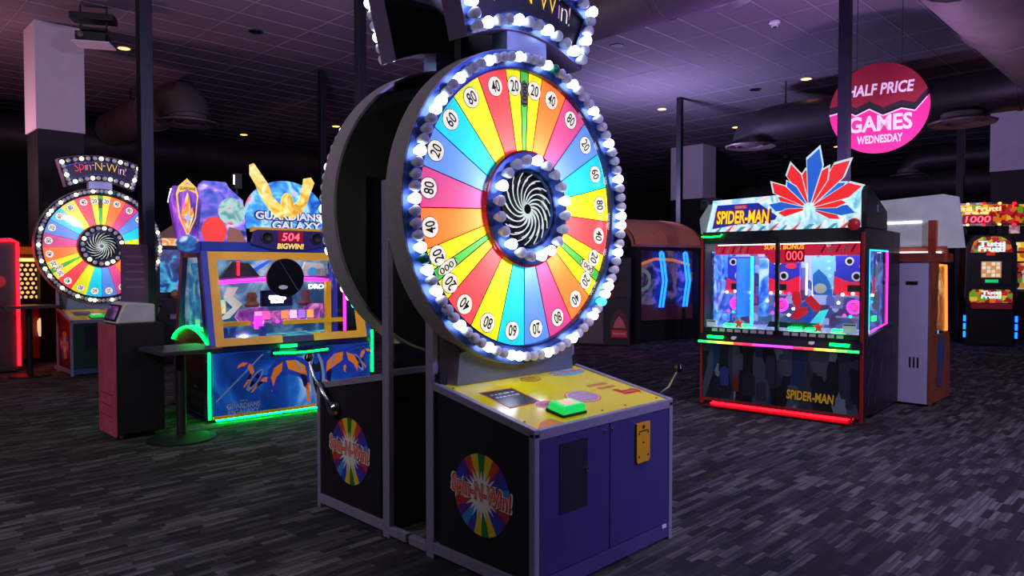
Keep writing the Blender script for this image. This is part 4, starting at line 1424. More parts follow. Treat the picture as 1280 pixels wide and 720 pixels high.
def station(x, nm):
    """blue and red play panel with cup holes, target ring and dotted lamps"""
    q = MB()
    q.box(x - .19, x + .19, .56, .60, 1.30, 1.68, glow('panel_blue', (45, 50, 165), .6))
    q.prism([(x - .20, 1.46), (x - .05, 1.40), (x + .05, 1.40), (x + .20, 1.46), (x + .20, 1.28), (x + .1, 1.24), (x - .1, 1.24), (x - .20, 1.28)], 0, .03, glow('panel_red', (215, 30, 55), .7), front(.56))
    p = q.build(nm, SM)
    for (hx, hz, hr) in ((x - .05, 1.62, .035), (x + .02, 1.46, .04)):
        MB().ring(hr * .8, hr * 1.25, 0, .012, PRW, front(.558, hx, hz), 20).build('cup_ring', p, True)
        MB().disc(hx, hz, hr * .8, .001, .004, PRK, front(.558), 18).build('cup_hole', p)
    MB().disc(x + .10, 1.57, .06, .002, .005, glow('badge_red', (225, 40, 60), .8), front(.558), 20, .03).build('panel_badge', p)
    MB().box(x - .06, x + .06, .522, .528, 1.30, 1.37, PRK).build('score_strip', p)
    MB().ring(.05, .075, 0, .03, LED_M, front(.50, x + .02, 1.14), 24).build('target_ring', p, True)
    MB().disc(x + .02, 1.14, .045, .005, .02, glow('target_pink', (235, 60, 170), .9), front(.50), 20, .035).build('target_core', p)
    for i, (dx, dz) in enumerate(((-.10, .13), (.0, .14), (.10, .13), (.18, .06), (.15, -.04), (.10, -.11), (-.08, -.09), (-.02, -.10), (-.14, .04), (.19, .13))):
        MB().disc(x + dx, 1.14 + dz, .016, 0, .012, (LED_W, LED_W, LED_M, LED_C)[i % 4], front(.50), 10).build('dot_lamp', p)
    q = MB()
    for zz in (1.02, 1.24):
        q.box(x - .17, x + .17, .51, .53, zz, zz + .02, mat('wire_rack', (140, 150, 190), .4, emit=.2))
    q.build('rack', p)


station(.18, 'play_station')
station(.76 - .06, 'play_station')
station(1.46, 'play_station')
q = MB()
q.prism([(1.06, 1.26), (1.04, 1.66), (1.28, 1.68), (1.26, 1.26)], 0, .02, glow('sky_panel', (110, 180, 225), .75), front(.50))
q.prism([(1.06, 1.26), (1.06, 1.48), (1.12, 1.54), (1.20, 1.46), (1.26, 1.34), (1.26, 1.26)], .021, .024, glow('tower_blue', (40, 100, 180), .6), front(.50))
sp = q.build('skyline_panel', SM)
MB().disc(1.14, 1.33, .065, .026, .03, PRW, front(.50), 24, .055).build('speech_badge', sp)
q = MB()
for i, (x, z, a) in enumerate(((.92, 1.20, .3), (1.00, 1.12, -.5), (1.10, 1.16, .9), (1.04, 1.02, .1), (.95, 1.06, -.9))):
    M_ = front(.40) @ Matrix.Translation((x, z, i * .004)) @ Matrix.Rotation(a, 4, 'Z')
    q.prism([(-.03, -.10), (.04, -.06), (.06, .08), (-.01, .11), (-.05, .02)], 0, .01, (glow('shard_red', (200, 30, 45), .6), glow('shard_blue', (40, 70, 170), .6))[i % 2], M_)
q.build('shard_cluster', SM)
q = MB().prism([(1.08, .95), (1.20, 1.10), (1.28, 1.12), (1.22, .98), (1.16, .92)], 0, .02, glow('flag_cyan', (70, 190, 225), .8), front(.30))
q.build('cyan_flag', SM)
for x in (.86, .95, 1.02):
    MB().box(x - .006, x + .006, .60, .62, 1.25, 1.60, LED_W).build('white_strip', SM)
MB().box(.40, .425, .40, .43, .92, 1.68, LED_C).build('cyan_tube', SM)
MB().box(.352, .36, .12, .60, 1.0, 1.66, glow('divider_blue', (40, 110, 220), .5)).build('divider_panel', SM)
MB().box(.46, .56, .50, .53, 1.0, 1.66, SKYP).build('comic_strip', SM)
for x in (.42, 1.26):
    q = MB()
    pts = []
    for i in range(10):
        rr = .065 if i % 2 == 0 else .03
        pts.append((x + rr * math.sin(PI * i / 5), .945 + rr * math.cos(PI * i / 5)))
    q.prism(pts, 0, .01, PRW, front(.05))
    q.prism([(x + (p[0] - x) * .75, .945 + (p[1] - .945) * .75) for p in pts], .0105, .014, glow('star_red', (220, 70, 50), .5), front(.05))
    q.build('star_sticker', SM)
for x0, x1, z0, z1 in ((.06, .17, .90, .97), (1.50, 1.63, .90, 1.0)):
    q = MB().box(x0, x1, .007, .011, z0, z1, mat('notice_white', (190, 195, 215), .4, emit=.25))
    q.box(x0 + .01, x1 - .01, .005, .007, z1 - .02, z1 - .008, PRK)
    q.build('notice', SM)
for x in (.45, .98, 1.16, 1.42, .26):
    MB().box(x - .06, x + .06, .14, .2, .91, .925, LED_G).build('coin_lamp', SM)
q = MB()
q.prism([(.66, .91), (.70, .97), (1.18, .97), (1.22, .91)], 0, .05, mat('pusher_dark', (40, 44, 70), .3), front(.26))
q.build('pusher', SM)
# ---- sides
for s, P, sg in ((0, left(0), -1), (1, right(SW), 1)):
    q = MB()
    q.prism([(0, .78), (sg * SD, .78), (sg * SD, .93), (sg * .20, .86), (sg * .20, 1.74), (sg * SD, 1.74), (sg * SD, 1.90), (0, 1.90)], -.03, 0, SBLK, P)
    q.prism([(sg * .94, .90), (sg * SD, .90), (sg * SD, 1.76), (sg * .94, 1.76)], -.03, 0, SBLK, P)
    sdp = q.build('side_panel', SM)
    a_ = MB().prism([(sg * .20, .88), (sg * .94, .94), (sg * .94, 1.74), (sg * .20, 1.74)], -.06, -.05, SKYP, P)
    sp = a_.build('side_window_art', SM)
    for i, (u, z, rr) in enumerate(((.62, 1.52, .10), (.70, 1.20, .13), (.42, 1.34, .09), (.5, 1.05, .08))):
        MB().disc(sg * u, z, rr, -.049, -.047, glow('side_blob_%d' % i, ((70, 150, 110), (80, 110, 70), (40, 60, 140), (70, 90, 160))[i], .5), P, 14, rr * .8).build('art_patch', sp)
    MB().prism([(sg * .20, .88), (sg * .94, .94), (sg * .94, 1.74), (sg * .20, 1.74)], -.012, -.008, GLASS, P).build('side_glass', SM)
    q = MB().tube([(sg * .21, .90, -.004), (sg * .93, .955, -.004), (sg * .93, 1.73, -.004)], .010, LED_M, 6, P)
    q.build('side_light', SM, True)
    MB().tube([(sg * .21, .90, -.004), (sg * .21, 1.73, -.004), (sg * .93, 1.73, -.004)], .010, LED_C, 6, P).build('side_light', SM, True)
    MB().box(.40, .56, 1.0, 1.05, 0, .003, LED_G, P @ Matrix.Translation((sg * .48 - .48 + sg * .1, 0, -.045))).build('side_sign', SM)
# streaky print on the right side
q = MB()
random.seed(11)
for i in range(26):
    u, z = random.uniform(.08, 1.4), random.uniform(.12, .8)
    l_ = random.uniform(.05, .16)
    q.prism([(u, z), (u + .012, z), (u + l_ * .5 + .006, z + l_)], .0005, .0018, mat('side_streak', (90, 84, 110), .5), right(SW))
o = q.build('side_streaks', SM)
o['kind'] = 'stuff'
# ---- topper
b = MB()
b.box(0, SW, .02, SD, 1.90, 1.95, SBLK)
b.prism([(.0, 1.95), (0, 2.30), (.10, 2.36), (.78, 2.14), (.80, 1.95)], SW - .03, SW + .02, SBLK, frame((0, 0, 0), (0, 1, 0), (0, 0, 1)))
b.prism([(.10, 1.95), (.10, 2.28), (.50, 2.28), (.70, 1.95)], 0.03, SW - .03, SBLK, frame((0, 0, 0), (0, 1, 0), (0, 0, 1)))
top = b.build('topper_box', SM)
MB().box(SW + .021, SW + .023, .36, .44, 2.12, 2.19, mat('sticker_lilac', (120, 110, 150), .5)).build('sticker', top)
BURST = art('comic_pale', [(.30, (90, 150, 190)), (.46, (160, 210, 225)), (.58, (215, 235, 240)), (.72, (235, 190, 180))], .95, 3.2, 2.5, stretch=(2, 1, 1))
q = MB().prism([(.02, 1.93), (.10, 2.30), (SW - .04, 2.34), (SW - .01, 1.95)], 0, .04, BURST, front(.10))
tb = q.build('lit_board', SM)
MB().prism([(-.03, 1.93), (-.05, 2.10), (.06, 2.26), (.10, 2.26), (.02, 1.93)], 0, .06, mat('board_end', (150, 165, 165), .4, emit=.15), front(.10)).build('board_end', tb)
q = MB()
for i in range(12):
    xa = .12 + i * .12
    q.prism([(xa, 1.945), (xa + .05, 1.945), (xa + .09 + .02 * (i % 3), 2.00 + .03 * (i % 2)), (xa + .07, 2.0)], .041, .043, glow('dash_red', (200, 90, 80), .7) if i % 2 else glow('dash_teal', (70, 150, 170), .7), front(.10))
o = q.build('board_dashes', tb)
o['kind'] = 'stuff'
q = MB()
q.prism([(.10, 1.985), (.16, 2.245), (.62, 2.25), (.82, 2.10), (.80, 2.06), (.34, 2.02)], .042, .055, glow('plate_blue', (28, 40, 150), .75), front(.10))
pl = q.build('title_plate', tb)
q = MB()
Mt = front(.043)
q.text('SPIDER-MAN', .165, mat('title_red', (150, 30, 20), .4, emit=.3), Mt, .45, 2.105, 0, width=.64, bold=.06, shear=.12, rot=-.01)
q.text('SPIDER-MAN', .145, glow('title_amber', (255, 200, 40), 1.0), Mt, .45, 2.105, .003, width=.59, bold=.03, shear=.12, rot=-.01)
q.box(.36, .50, 2.195, 2.232, 0, .003, glow('brand_red', (210, 30, 40), .8), Mt)
q.text('MARVEL', .028, PRW, Mt, .43, 2.213, .004, width=.12, bold=.04)
q.build('title_text', pl)
# abstract red and blue shards in place of the figure
HR, HB = glow('hero_red', (225, 32, 36), .9), glow('hero_blue', (28, 90, 190), .85)
HRIM = glow('hero_rim', (190, 225, 225), .8)
random.seed(21)
shards = []   # (polygon, colour, layer): splinters fanning out of one point
cx0, cz0 = 1.16, 2.16
for k in range(15):
    a_ = R(-22 + k * 15.0)
    ln = (.30, .42, .34, .52, .40, .58, .44, .60, .40, .50, .36, .46, .34, .40, .30)[k]
    wd = R(9.5)
    px_ = lambda r_, t_: (min(1.66, cx0 + r_ * math.cos(t_) * 1.05), max(1.95, cz0 + r_ * math.sin(t_)))
    shards.append(([px_(.06, a_ - wd), px_(ln * .72, a_ - wd), px_(ln, a_ - wd * .2), px_(ln * .82, a_ + wd), px_(.06, a_ + wd)], HR if k % 3 != 1 else HB, k % 4))
for poly, m_, ly in shards:
    cx = sum(p[0] for p in poly) / len(poly)
    cz = sum(p[1] for p in poly) / len(poly)
    q = MB().prism([(cx + (x - cx) * 1.14, cz + (z - cz) * 1.14) for x, z in poly], .046 + ly * .012, .052 + ly * .012, HRIM, front(.10))
    q.prism(poly, .0525 + ly * .012, .058 + ly * .012, m_, front(.10))
    q.build('art_shard', tb)
MB().lathe([(.02, -.06), (.05, -.04), (.062, 0), (.05, .04), (.02, .06)], glow('dome_red', (170, 30, 40), .3), 16, Matrix.Translation((SW - .10, .02, 1.98))).build('red_dome', SM, True)
MB().tube([(.0, -.01, 1.90), (.10, -.015, 1.895), (.22, -.01, 1.90), (.24, -.012, 1.92)], .007, LED_G, 6).build('green_cable_light', SM, True)
q = MB().box(-.08, .12, .10, .28, 2.20, 2.34, BLACKM)
q.box(.0, .04, .17, .21, 1.95, 2.20, BLACKM)
sf = q.build('spot_fixture', SM, bevel=.01)
MB().lathe([(.05, 0), (.05, .03), (.035, .035), (.03, .01)], DARK, 16, front(.10, .0, 2.27)).build('lens', sf, True)

# ================================================================== KIOSK, TABLE AND THE LEFT SIDE
KP = mat('kiosk_panel', (214, 92, 116), .45, var=.2)
t = thing('card_kiosk', 'black card kiosk cabinet with a dusty pink front strip', 'kiosk', (1.967, 6.965, 0))
MB().box(.012, .42, .0, .49, .05, 1.045, BLACK).build('cabinet', t, bevel=.006)
MB().box(-.004, .012, .004, .486, .035, 1.04, KP).build('front_panel', t)
b = MB()
for z in (.30, .40, .20):
    b.box(-.006, -.004, .06, .43, z, z + .006, mat('kiosk_line', (130, 50, 64), .5))
b.build('panel_line', t)
for x, y in ((.06, .05), (.36, .05), (.06, .44), (.36, .44)):
    MB().lathe([(.012, 0), (.02, .012), (.02, .04), (.01, .05)], CHROME, 10, Matrix.Translation((x, y, 0))).build('caster', t, True)
t = thing('card_terminal', 'white wedge-shaped card terminal with tilted screen on the black kiosk', 'terminal', (1.967, 6.965, 1.047))
b = MB()
b.prism([(.03, 0), (.36, 0), (.36, .17), (.13, .19), (.10, .18)], .05, .44, WHITE, frame((0, 0, 0), (1, 0, 0), (0, 0, 1)) @ Matrix.Scale(-1, 4, (0, 0, 1)))
b.build('housing', t, bevel=.012)
M = frame((.028, .245, .0), (0, -1, 0), (.07, 0, .18))
q = MB().box(-.16, .16, .02, .175, .004, .012, PRK, M)
q.build('screen_bezel', t)
MB().box(-.14, .14, .035, .16, .012, .014, art('terminal_screen', [(.3, (30, 26, 50)), (.5, (70, 50, 110)), (.7, (150, 120, 180))], .35, 9, 1), M).build('screen', t)
t = thing('notice_board', 'narrow dim purple notice board fixed to the pole above the terminal', 'board', (2.50, 8.10, 1.18))
MB().box(-.14, .12, .0, .02, 0, .62, mat('board_purple', (96, 50, 84), .6, var=.15)).build('panel', t)
b = MB()
for k in range(5):
    b.box(-.10, .08, -.002, 0, .48 - k * .08, .50 - k * .08, mat('board_line', (130, 80, 110), .6))
b.build('print_line', t)
MB().box(-.02, .10, .02, .072, .3, .34, BLACKM).build('bracket', t)
# pedestal table
TT = mat('table_top', (70, 68, 74), .35, var=.15)
t = thing('pedestal_table', 'small square-topped pedestal table with round base beside the black kiosk', 'table', (2.42, 6.66, 0))
MB().lathe([(.02, .045), (.06, .04), (.26, .022), (.29, .012), (.29, 0), (.01, 0)], BLACKM, 40, cap=False).build('base', t, True)
MB().lathe([(.045, .03), (.04, .05), (.04, .79), (.10, .80)], BLACKM, 18).build('stem', t, True)
MB().box(-.27, .25, -.34, .27, .80, .835, TT).build('top', t, bevel=.006)

# far left: neon-edged cabinet, red ball machine, high table, stool-like shapes
NB_ = mat('neon_body', (70, 62, 72), .5)
t = thing('neon_cabinet', 'dark cabinet edged with a red neon tube at the left edge', 'arcade machine', (1.55, 12.7, 0), R(-4))
MB().box(-.55, .72, .0, .8, .02, 1.95, NB_).build('cabinet', t, bevel=.02)
MB().tube([(-.5, -.02, 1.90), (.66, -.02, 1.965), (.735, -.02, 1.93), (.735, -.02, .10)], .022, LED_R, 8).build('neon_tube', t, True)
MB().disc(.50, 1.35, .09, 0, .02, mat('red_light', (190, 30, 30), .4, emit=.3), front(0), 20).build('round_lamp', t)
t = thing('ball_machine', 'red machine with a grid of golden lamps beside the neon cabinet', 'arcade machine', (2.45, 13.9, 0), R(5))
RD = mat('machine_red', (150, 26, 32), .4, emit=.06)
MB().box(-.30, .55, 0, .6, .05, .95, RD).build('cabinet', t, bevel=.02)
MB().box(-.30, .55, .15, .6, .95, 1.95, mat('machine_maroon', (70, 20, 26), .4)).build('back_box', t)
lb = MB().box(-.24, .48, .12, .15, 1.02, 1.64, mat('lamp_board', (70, 30, 20), .4)).build('lamp_board', t)
lm_src = None
for i in range(9):
    for j in range(8):
        if lm_src is None:
            lm_src = MB().disc(0, 0, .026, 0, .008, mat('lamp_gold', (255, 205, 120), .4, emit=1.1), None, 8)
            lm_src = lm_src.build('board_lamp', lb)
            o = lm_src
        else:
            o = lm_src.copy()
            COL.objects.link(o)
        o.matrix_local = front(.12) @ Matrix.Translation((-.20 + i * .08 + (j % 2) * .03, 1.07 + j * .075, .001))
MB().box(-.20, .36, .10, .14, 1.66, 1.71, LED_Y).build('light_bar', t)
MB().box(-.20, .50, .10, .14, 1.78, 1.90, mat('machine_orange', (200, 90, 30), .4, emit=.3)).build('marquee', t)
MB().lathe([(.03, 0), (.05, .10), (.05, .25), (.02, .3)], mat('lamp_warm', (255, 220, 160), .4, emit=.8), 10, Matrix.Translation((.35, -.08, .42))).build('ball_lamp', t, True)
t = thing('high_table', 'dark high table in front of the red ball machine at left', 'table', (2.30, 12.05, 0))
MB().box(-.33, .33, -.25, .25, .98, 1.02, TT).build('top', t, bevel=.005)
MB().lathe([(.04, .02), (.04, .98)], BLACKM, 14).build('stem', t, True)
MB().lathe([(.02, .04), (.25, .02), (.27, 0), (.01, 0)], BLACKM, 28, cap=False).build('base', t, True)
t = thing('backroom_machine', 'dim machine with a blue screen seen between pole and space-themed cabinet', 'arcade machine', (4.6, 11.9, 0), R(-12))
MB().box(-.6, .6, .1, .8, .02, 1.05, BLACKM).build('cabinet', t)
MB().box(-.6, .6, .4, .8, 1.05, 2.1, BLACKM).build('back_box', t)
MB().box(-.5, .42, .37, .40, 1.15, 1.85, art('blue_screen', [(.3, (10, 20, 60)), (.5, (30, 70, 150)), (.62, (70, 200, 230)), (.75, (150, 110, 200))], .6, 4, 1)).build('screen', t)
MB().prism([(-.5, 1.95), (-.5, 2.12), (-.25, 2.30), (.10, 2.12), (.40, 2.14), (.40, 1.95)], 0, .05, mat('topper_brown', (120, 84, 64), .5, emit=.08), front(.42)).build('topper', t)
MB().box(-.48, .40, .34, .37, 1.92, 2.04, art('orange_strip', [(.3, (120, 60, 20)), (.5, (240, 160, 60)), (.7, (255, 230, 170))], .8, 8, 1)).build('marquee', t)
MB().box(-.4, .3, .06, .10, .72, .80, LED_W if False else mat('deck_grey2', (130, 130, 140), .4)).build('deck', t)
for k, c in enumerate(((160, 120, 90), (110, 70, 60), (200, 190, 170))):
    MB().lathe([(.03, 0), (.07, .05), (.06, .12), (.01, .15)], mat('plush_%d' % k, c, .8), 12, Matrix.Translation((-.30 + k * .26, .20, 1.05))).build('prize', t, True)

# ================================================================== RIGHT SIDE
WPAN = mat('panel_lilac', (196, 190, 226), .5, var=.06)
ORNG = mat('panel_rust', (150, 78, 52), .5, var=.25)
t = thing('white_side_machine', 'game cabinet with pale lilac side and rust-coloured front beside the hero machine', 'arcade machine', (8.86, 2.30, 0))
b = MB().box(-.02, .04, -.0, .62, .03, 1.62, WPAN)
b.box(.04, .80, .0, .62, .03, .72, BLACKM)
b.box(.04, .30, .0, .62, .72, 1.62, BLACKM)
cabw = b.build('cabinet', t)
MB().box(-.024, -.02, .12, .24, 1.36, 1.40, PRK).build('coin_slit', t)
for k in range(3):
    MB().box(-.024, -.02, .10 + k * .04, .115 + k * .04, .43, .55, PRK).build('vent_slot', t)
MB().box(-.03, .10, -.012, .0, .02, 1.72, ORNG).build('front_strip', t)
MB().prism([(.10, .03), (.82, .03), (.78, .74), (.72, .80), (.10, .80)], 0, .012, ORNG, front(0)).build('front_panel', t)
q = MB()
q.disc(.40, .58, .15, .013, .016, mat('motif_blue', (70, 84, 140), .5), front(0), 20, .20)
q.prism([(.30, .42), (.46, .42), (.40, .18), (.26, .22)], .016, .018, mat('motif_blue', (70, 84, 140), .5), front(0))
q.build('blue_motif', t)
MB().prism([(.14, .86), (.66, .80), (.58, 1.58), (.20, 1.58)], -.01, .0, art('lit_window', [(.3, (60, 30, 20)), (.5, (150, 90, 50)), (.62, (240, 200, 120)), (.72, (245, 240, 225))], .5, 4, 1), front(0)).build('window', t)
MB().tube([(.62, -.01, .82), (.56, -.01, 1.58), (.20, -.01, 1.58)], .018, mat('led_orange', (255, 150, 60), .4, emit=1.6, ecol=(255, 140, 50), var=0), 6).build('light_strip', t, True)
MB().prism([(.08, .80), (.14, .84), (.20, 1.60), (.30, 1.66), (.08, 1.66)], 0, .02, ORNG, front(-.012)).build('window_jamb', t)
b = MB()
b.box(-.04, .84, -.02, .62, 1.62, 1.72, mat('rust_beam', (140, 60, 46), .5, emit=.05))
b.build('top_beam', t)
q = MB().prism([(-1.0, 1.78), (-1.06, 2.30), (-.98, 2.36), (-.20, 2.40), (-.05, 2.36), (.02, 1.78)], 0, .05, mat('header_pale', (205, 212, 222), .5, emit=.10), left(.50, -.30 + .1))
hd = q.build('header_board', t)
MB().box(.44, .45, .22, 1.25, 2.08, 2.10, LED_W).build('header_lamp', t)
MB().box(.40, .42, .0, .6, 1.72, 1.74, LED_W).build('shelf_lamp', t)
MB().box(.38, .46, .05, .13, 1.72, 2.1, mat('rust_post', (170, 64, 40), .5)).build('post', t)
MB().box(.44, .52, -.05, 1.30, 1.62, 1.80, ORNG).build('header_base', t)
# green grass-like blades on its corner
for k in range(7):
    x0 = .62 + k * .03
    MB().prism([(x0, 1.72), (x0 + .04, 1.72), (x0 + .02 + .012 * (k - 3), 1.98 + .05 * (k % 3))], 0, .01, glow('blade_%d' % (k % 3), ((60, 190, 40), (110, 220, 60), (170, 230, 70))[k % 3], .6), front(.05 + .02 * (k % 2))).build('green_blade', t)

# fruit-themed slot machines beneath a curved lit header
TF1 = art('fruit_lit', [(0, (150, 20, 30)), (.25, (230, 120, 30)), (.45, (240, 200, 50)), (.62, (200, 40, 60)), (.8, (110, 170, 40))], .6, 12, tex='V')
SL = mat('slot_black', (22, 20, 24), .3)


def slot(x, y, label):
    t = thing('slot_machine', label, 'slot machine', (x, y, 0), R(-66), 'fruit slot machines')
    b = MB()
    b.prism([(-.42, .0), (.42, .0), (.42, .80), (.46, .95), (.42, 2.05), (.30, 2.22), (-.30, 2.22), (-.42, 2.05), (-.46, .95), (-.42, .80)], -.6, 0, SL, front(0))
    b.build('cabinet', t, bevel=.02)
    MB().prism([(-.36, 1.86), (-.30, 2.08), (-.15, 2.17), (.15, 2.17), (.30, 2.08), (.36, 1.86)], 0, .03, TF1, front(-.002)).build('marquee', t)
    q = MB()
    for nm, z in (('Tutti', 2.03), ('Frutti', 1.93)):
        q.text(nm, .11, glow('fruit_text', (215, 235, 245), 1.0), front(-.034), 0, z, 0, width=.46, bold=.05, rot=-.03)
    q.build('marquee_text', t)
    q = MB().box(-.34, .34, -.02, .0, 1.22, 1.74, PRK)
    q.build('screen_bezel', t)
    MB().box(-.17, .17, -.024, -.02, 1.36, 1.68, mat('reel_glow', (200, 160, 110), .3, emit=.6)).build('reel_screen', t)
    for i in range(4):
        for j in range(4):
            MB().box(-.155 + i * .08, -.095 + i * .08, -.028, -.024, 1.375 + j * .076, 1.435 + j * .076, glow('reel_%d' % ((i + j) % 3), ((250, 225, 180), (235, 150, 90), (250, 240, 215))[(i + j) % 3], .7)).build('reel_cell', t)
    MB().box(-.10, .12, -.028, -.02, 1.26, 1.32, mat('slot_green', (20, 200, 110), .4, emit=.9)).build('credit_display', t)
    MB().prism([(-.36, .86), (-.36, 1.06), (-.30, 1.12), (.30, 1.12), (.36, 1.06), (.36, .86)], 0, .05, TF1, front(-.002)).build('lower_marquee', t)
    q = MB()
    for nm, z in (('Tutti', 1.06), ('Frutti', .98)):
        q.text(nm, .075, glow('fruit_text', (215, 235, 245), 1.0), front(-.054), 0, z, 0, width=.34, bold=.05)
    q.build('lower_text', t)
    MB().box(-.34, .34, -.10, 0, .74, .84, mat('slot_red', (150, 24, 40), .4, emit=.15)).build('button_deck', t)
    MB().box(-.08, .06, -.012, 0, 1.80, 1.86, mat('slot_tag', (220, 30, 40), .4, emit=.5)).build('red_tag', t)
    for s in (-1, 1):
        for k in range(3):
            MB().box(s * .44 - .02, s * .44 + .02, -.02, .0, .16 + k * .16, .28 + k * .16, LED_B).build('blue_lamp', t)
        MB().tube([(s * .44, -.01, .95), (s * .42, -.01, 2.0)], .012, mat('slot_chrome', (150, 140, 160), .2, .9), 6).build('chrome_edge', t, True)
    return t


slot(16.75, 3.28, 'fruit slot machine under the middle of the curved 1000 header')
slot(16.35, 4.55, 'fruit slot machine mostly hidden by the rust-coloured cabinet')
t = thing('curved_header', 'curved lit fruit header with red 1000 display over the slot machines', 'sign', (16.85, 3.45, 2.30), R(-66))
n_ = 16
arc = lambda r_: [(r_ * math.sin(a), -r_ * math.cos(a) + 1.6) for a in [R(-38 + 76 * i / n_) for i in range(n_ + 1)]]
b = MB()
b.prism(arc(1.62) + arc(1.50)[::-1], .12, .52, TF1)
hd = b.build('lit_band', t)
for z in (.10, .52):
    b = MB().prism(arc(1.65) + arc(1.48)[::-1], z, z + .04, mat('chrome_band', (190, 170, 185), .25, .8))
    b.build('chrome_band', t)
for i in range(0, n_ + 1, 2):
    a = R(-38 + 76 * i / n_)
    for z in (.12, .54):
        MB().lathe([(.02, -.02), (.03, 0), (.02, .02)], LED_R if i % 4 == 0 else LED_Y, 8, Matrix.Translation((1.66 * math.sin(a), -1.66 * math.cos(a) + 1.6, z))).build('band_lamp', t)
q = MB().box(-.36, .16, -.04, -.02, .14, .32, DIGBG)
q.text('1000', .13, DIGIT, front(-.042), -.10, .23, .001, width=.44, bold=.01, shear=.12)
q.build('jackpot_display', t)
q = MB()
q.text('Tutti Frutti', .10, glow('fruit_gold', (255, 220, 150), 1.1), front(-.035), -.15, .44, .003, width=.9, bold=.04)
q.dashes(glow('fruit_gold', (255, 220, 150), 1.1), front(-.035), -.12, .355, .003, .40, .04, 3)
q.build('band_text', t)
for s_ in (-1, 1):
    MB().box(s_ * .3 - .04, s_ * .3 + .04, .05, .20, -.075, .12, BLACKM).build('support_foot', t)
MB().box(.46, .62, -.02, .06, -.06, .10, art('pink_glow', [(.3, (120, 60, 90)), (.5, (200, 140, 150)), (.7, (240, 220, 210))], .5, 10, 1)).build('lamp_column', t)
t = thing('candy_crane', 'bright orange and yellow lit prize case at the right edge', 'arcade machine', (18.6, 3.05, 0), R(-60))
MB().box(-.7, .7, .0, .8, .05, 1.05, BLACKM).build('cabinet', t)
MB().box(-.7, .7, .5, .8, 1.05, 2.1, BLACKM).build('back_box', t)
MB().box(-.66, .66, .46, .5, 1.08, 1.66, art('prize_heap', [(0, (40, 26, 24)), (.3, (200, 60, 50)), (.5, (240, 170, 60)), (.68, (110, 150, 60)), (.84, (230, 220, 190))], .5, 9, tex='V')).build('prize_window', t)
for z0, z1, k in ((1.70, 1.88, 0), (1.92, 2.12, 1)):
    MB().box(-.68, .68, .40, .46, z0, z1, art('yellow_strip_%d' % k, [(0, (240, 190, 40)), (.4, (250, 225, 120)), (.6, (200, 90, 40)), (.8, (255, 240, 190))], .8, 7, tex='V')).build('lit_strip', t)
MB().lathe([(.12, 0), (.16, .05), (.14, .09), (.10, .08)], WHITE, 18, Matrix.Translation((-.2, .25, 1.06))).build('claw_bowl', t, True)
MB().box(-.64, .64, .0, .02, 1.05, 1.70, GLASS).build('glass', t)

# arched booth with two blue neon chevrons
t = thing('arched_booth', 'dark arcade booth with bronze arched canopy and two blue neon chevrons', 'arcade booth', (13.0, 8.35, 0), R(-14))
b = MB()
b.box(-.95, -.80, -.1, 1.5, .02, 1.98, BLACKM)
b.box(-.80, .82, .1, 1.5, .02, .78, BLACKM)
b.box(.82, .95, -.1, 1.5, .02, 1.98, BLACKM)
b.box(-.95, .95, .0, 1.5, 1.92, 2.04, BLACKM)
b.build('cabinet', t)
MB().box(-.80, .82, .08, .10, .72, 1.92, art('booth_mural', [(.30, (16, 14, 24)), (.48, (50, 36, 70)), (.58, (120, 110, 140)), (.66, (150, 90, 50)), (.76, (90, 50, 120))], .30, 2.2, 1.5)).build('mural', t)
MB().box(-.78, .80, .05, .07, .45, .78, mat('mural_base', (110, 62, 60), .5)).build('mural_base', t)
MB().tube([(-.72, .06, 1.62), (-.30, .04, 1.74), (.2, .04, 1.72), (.7, .06, 1.62)], .03, mat('mural_orange', (220, 120, 60), .4, emit=.6), 8).build('orange_sweep', t, True)
MB().ring(.16, .24, 0, .01, mat('mural_grey', (120, 150, 130), .4, emit=.25), front(.078, -.62, 1.30), 24).build('wheel_motif', t)
BRZ = mat('canopy_bronze', (196, 120, 88), .5, emit=.02, var=.12)
for k in range(2):
    xa = -.98 + k * .99
    prof = [(1.5 - 1.55 * math.sin(a) * 1.0, 2.04 + .62 * math.cos(a)) for a in [R(90 * i / 12) for i in range(13)]]
    q = MB()
    pp = [(y, z) for y, z in prof] + [(y + .05, z - .05) for y, z in prof[::-1]]
    q.prism(pp, xa, xa + .97, BRZ, frame((0, 0, 0), (0, 1, 0), (0, 0, 1)))
    q.build('canopy_panel', t, True)
b = MB()
b.prism([(y, z) for y, z in prof] + [(1.5, 2.04)], -.97, -.93, BLACKM, frame((0, 0, 0), (0, 1, 0), (0, 0, 1)))
b.build('canopy_end', t)
b = MB()
b.prism([(y, z) for y, z in prof] + [(1.5, 2.04)], .93, .97, BLACKM, frame((0, 0, 0), (0, 1, 0), (0, 0, 1)))
b.build('canopy_end', t)
for xx in (-.18, .50):
    for dx in (-.045, .045):
        MB().tube([(xx + dx, -.02, 1.86), (xx + .10 + dx, -.02, 1.28), (xx + dx, -.02, .72)], .024, LED_B, 8).build('neon_tube', t, True)
    MB().tube([(xx - .045, -.02, 1.86), (xx, -.02, 1.885), (xx + .045, -.02, 1.86)], .024, LED_B, 8).build('neon_cap', t, True)
MB().box(.48, .54, .0, .04, .06, .70, BLACKM).build('stand', t)
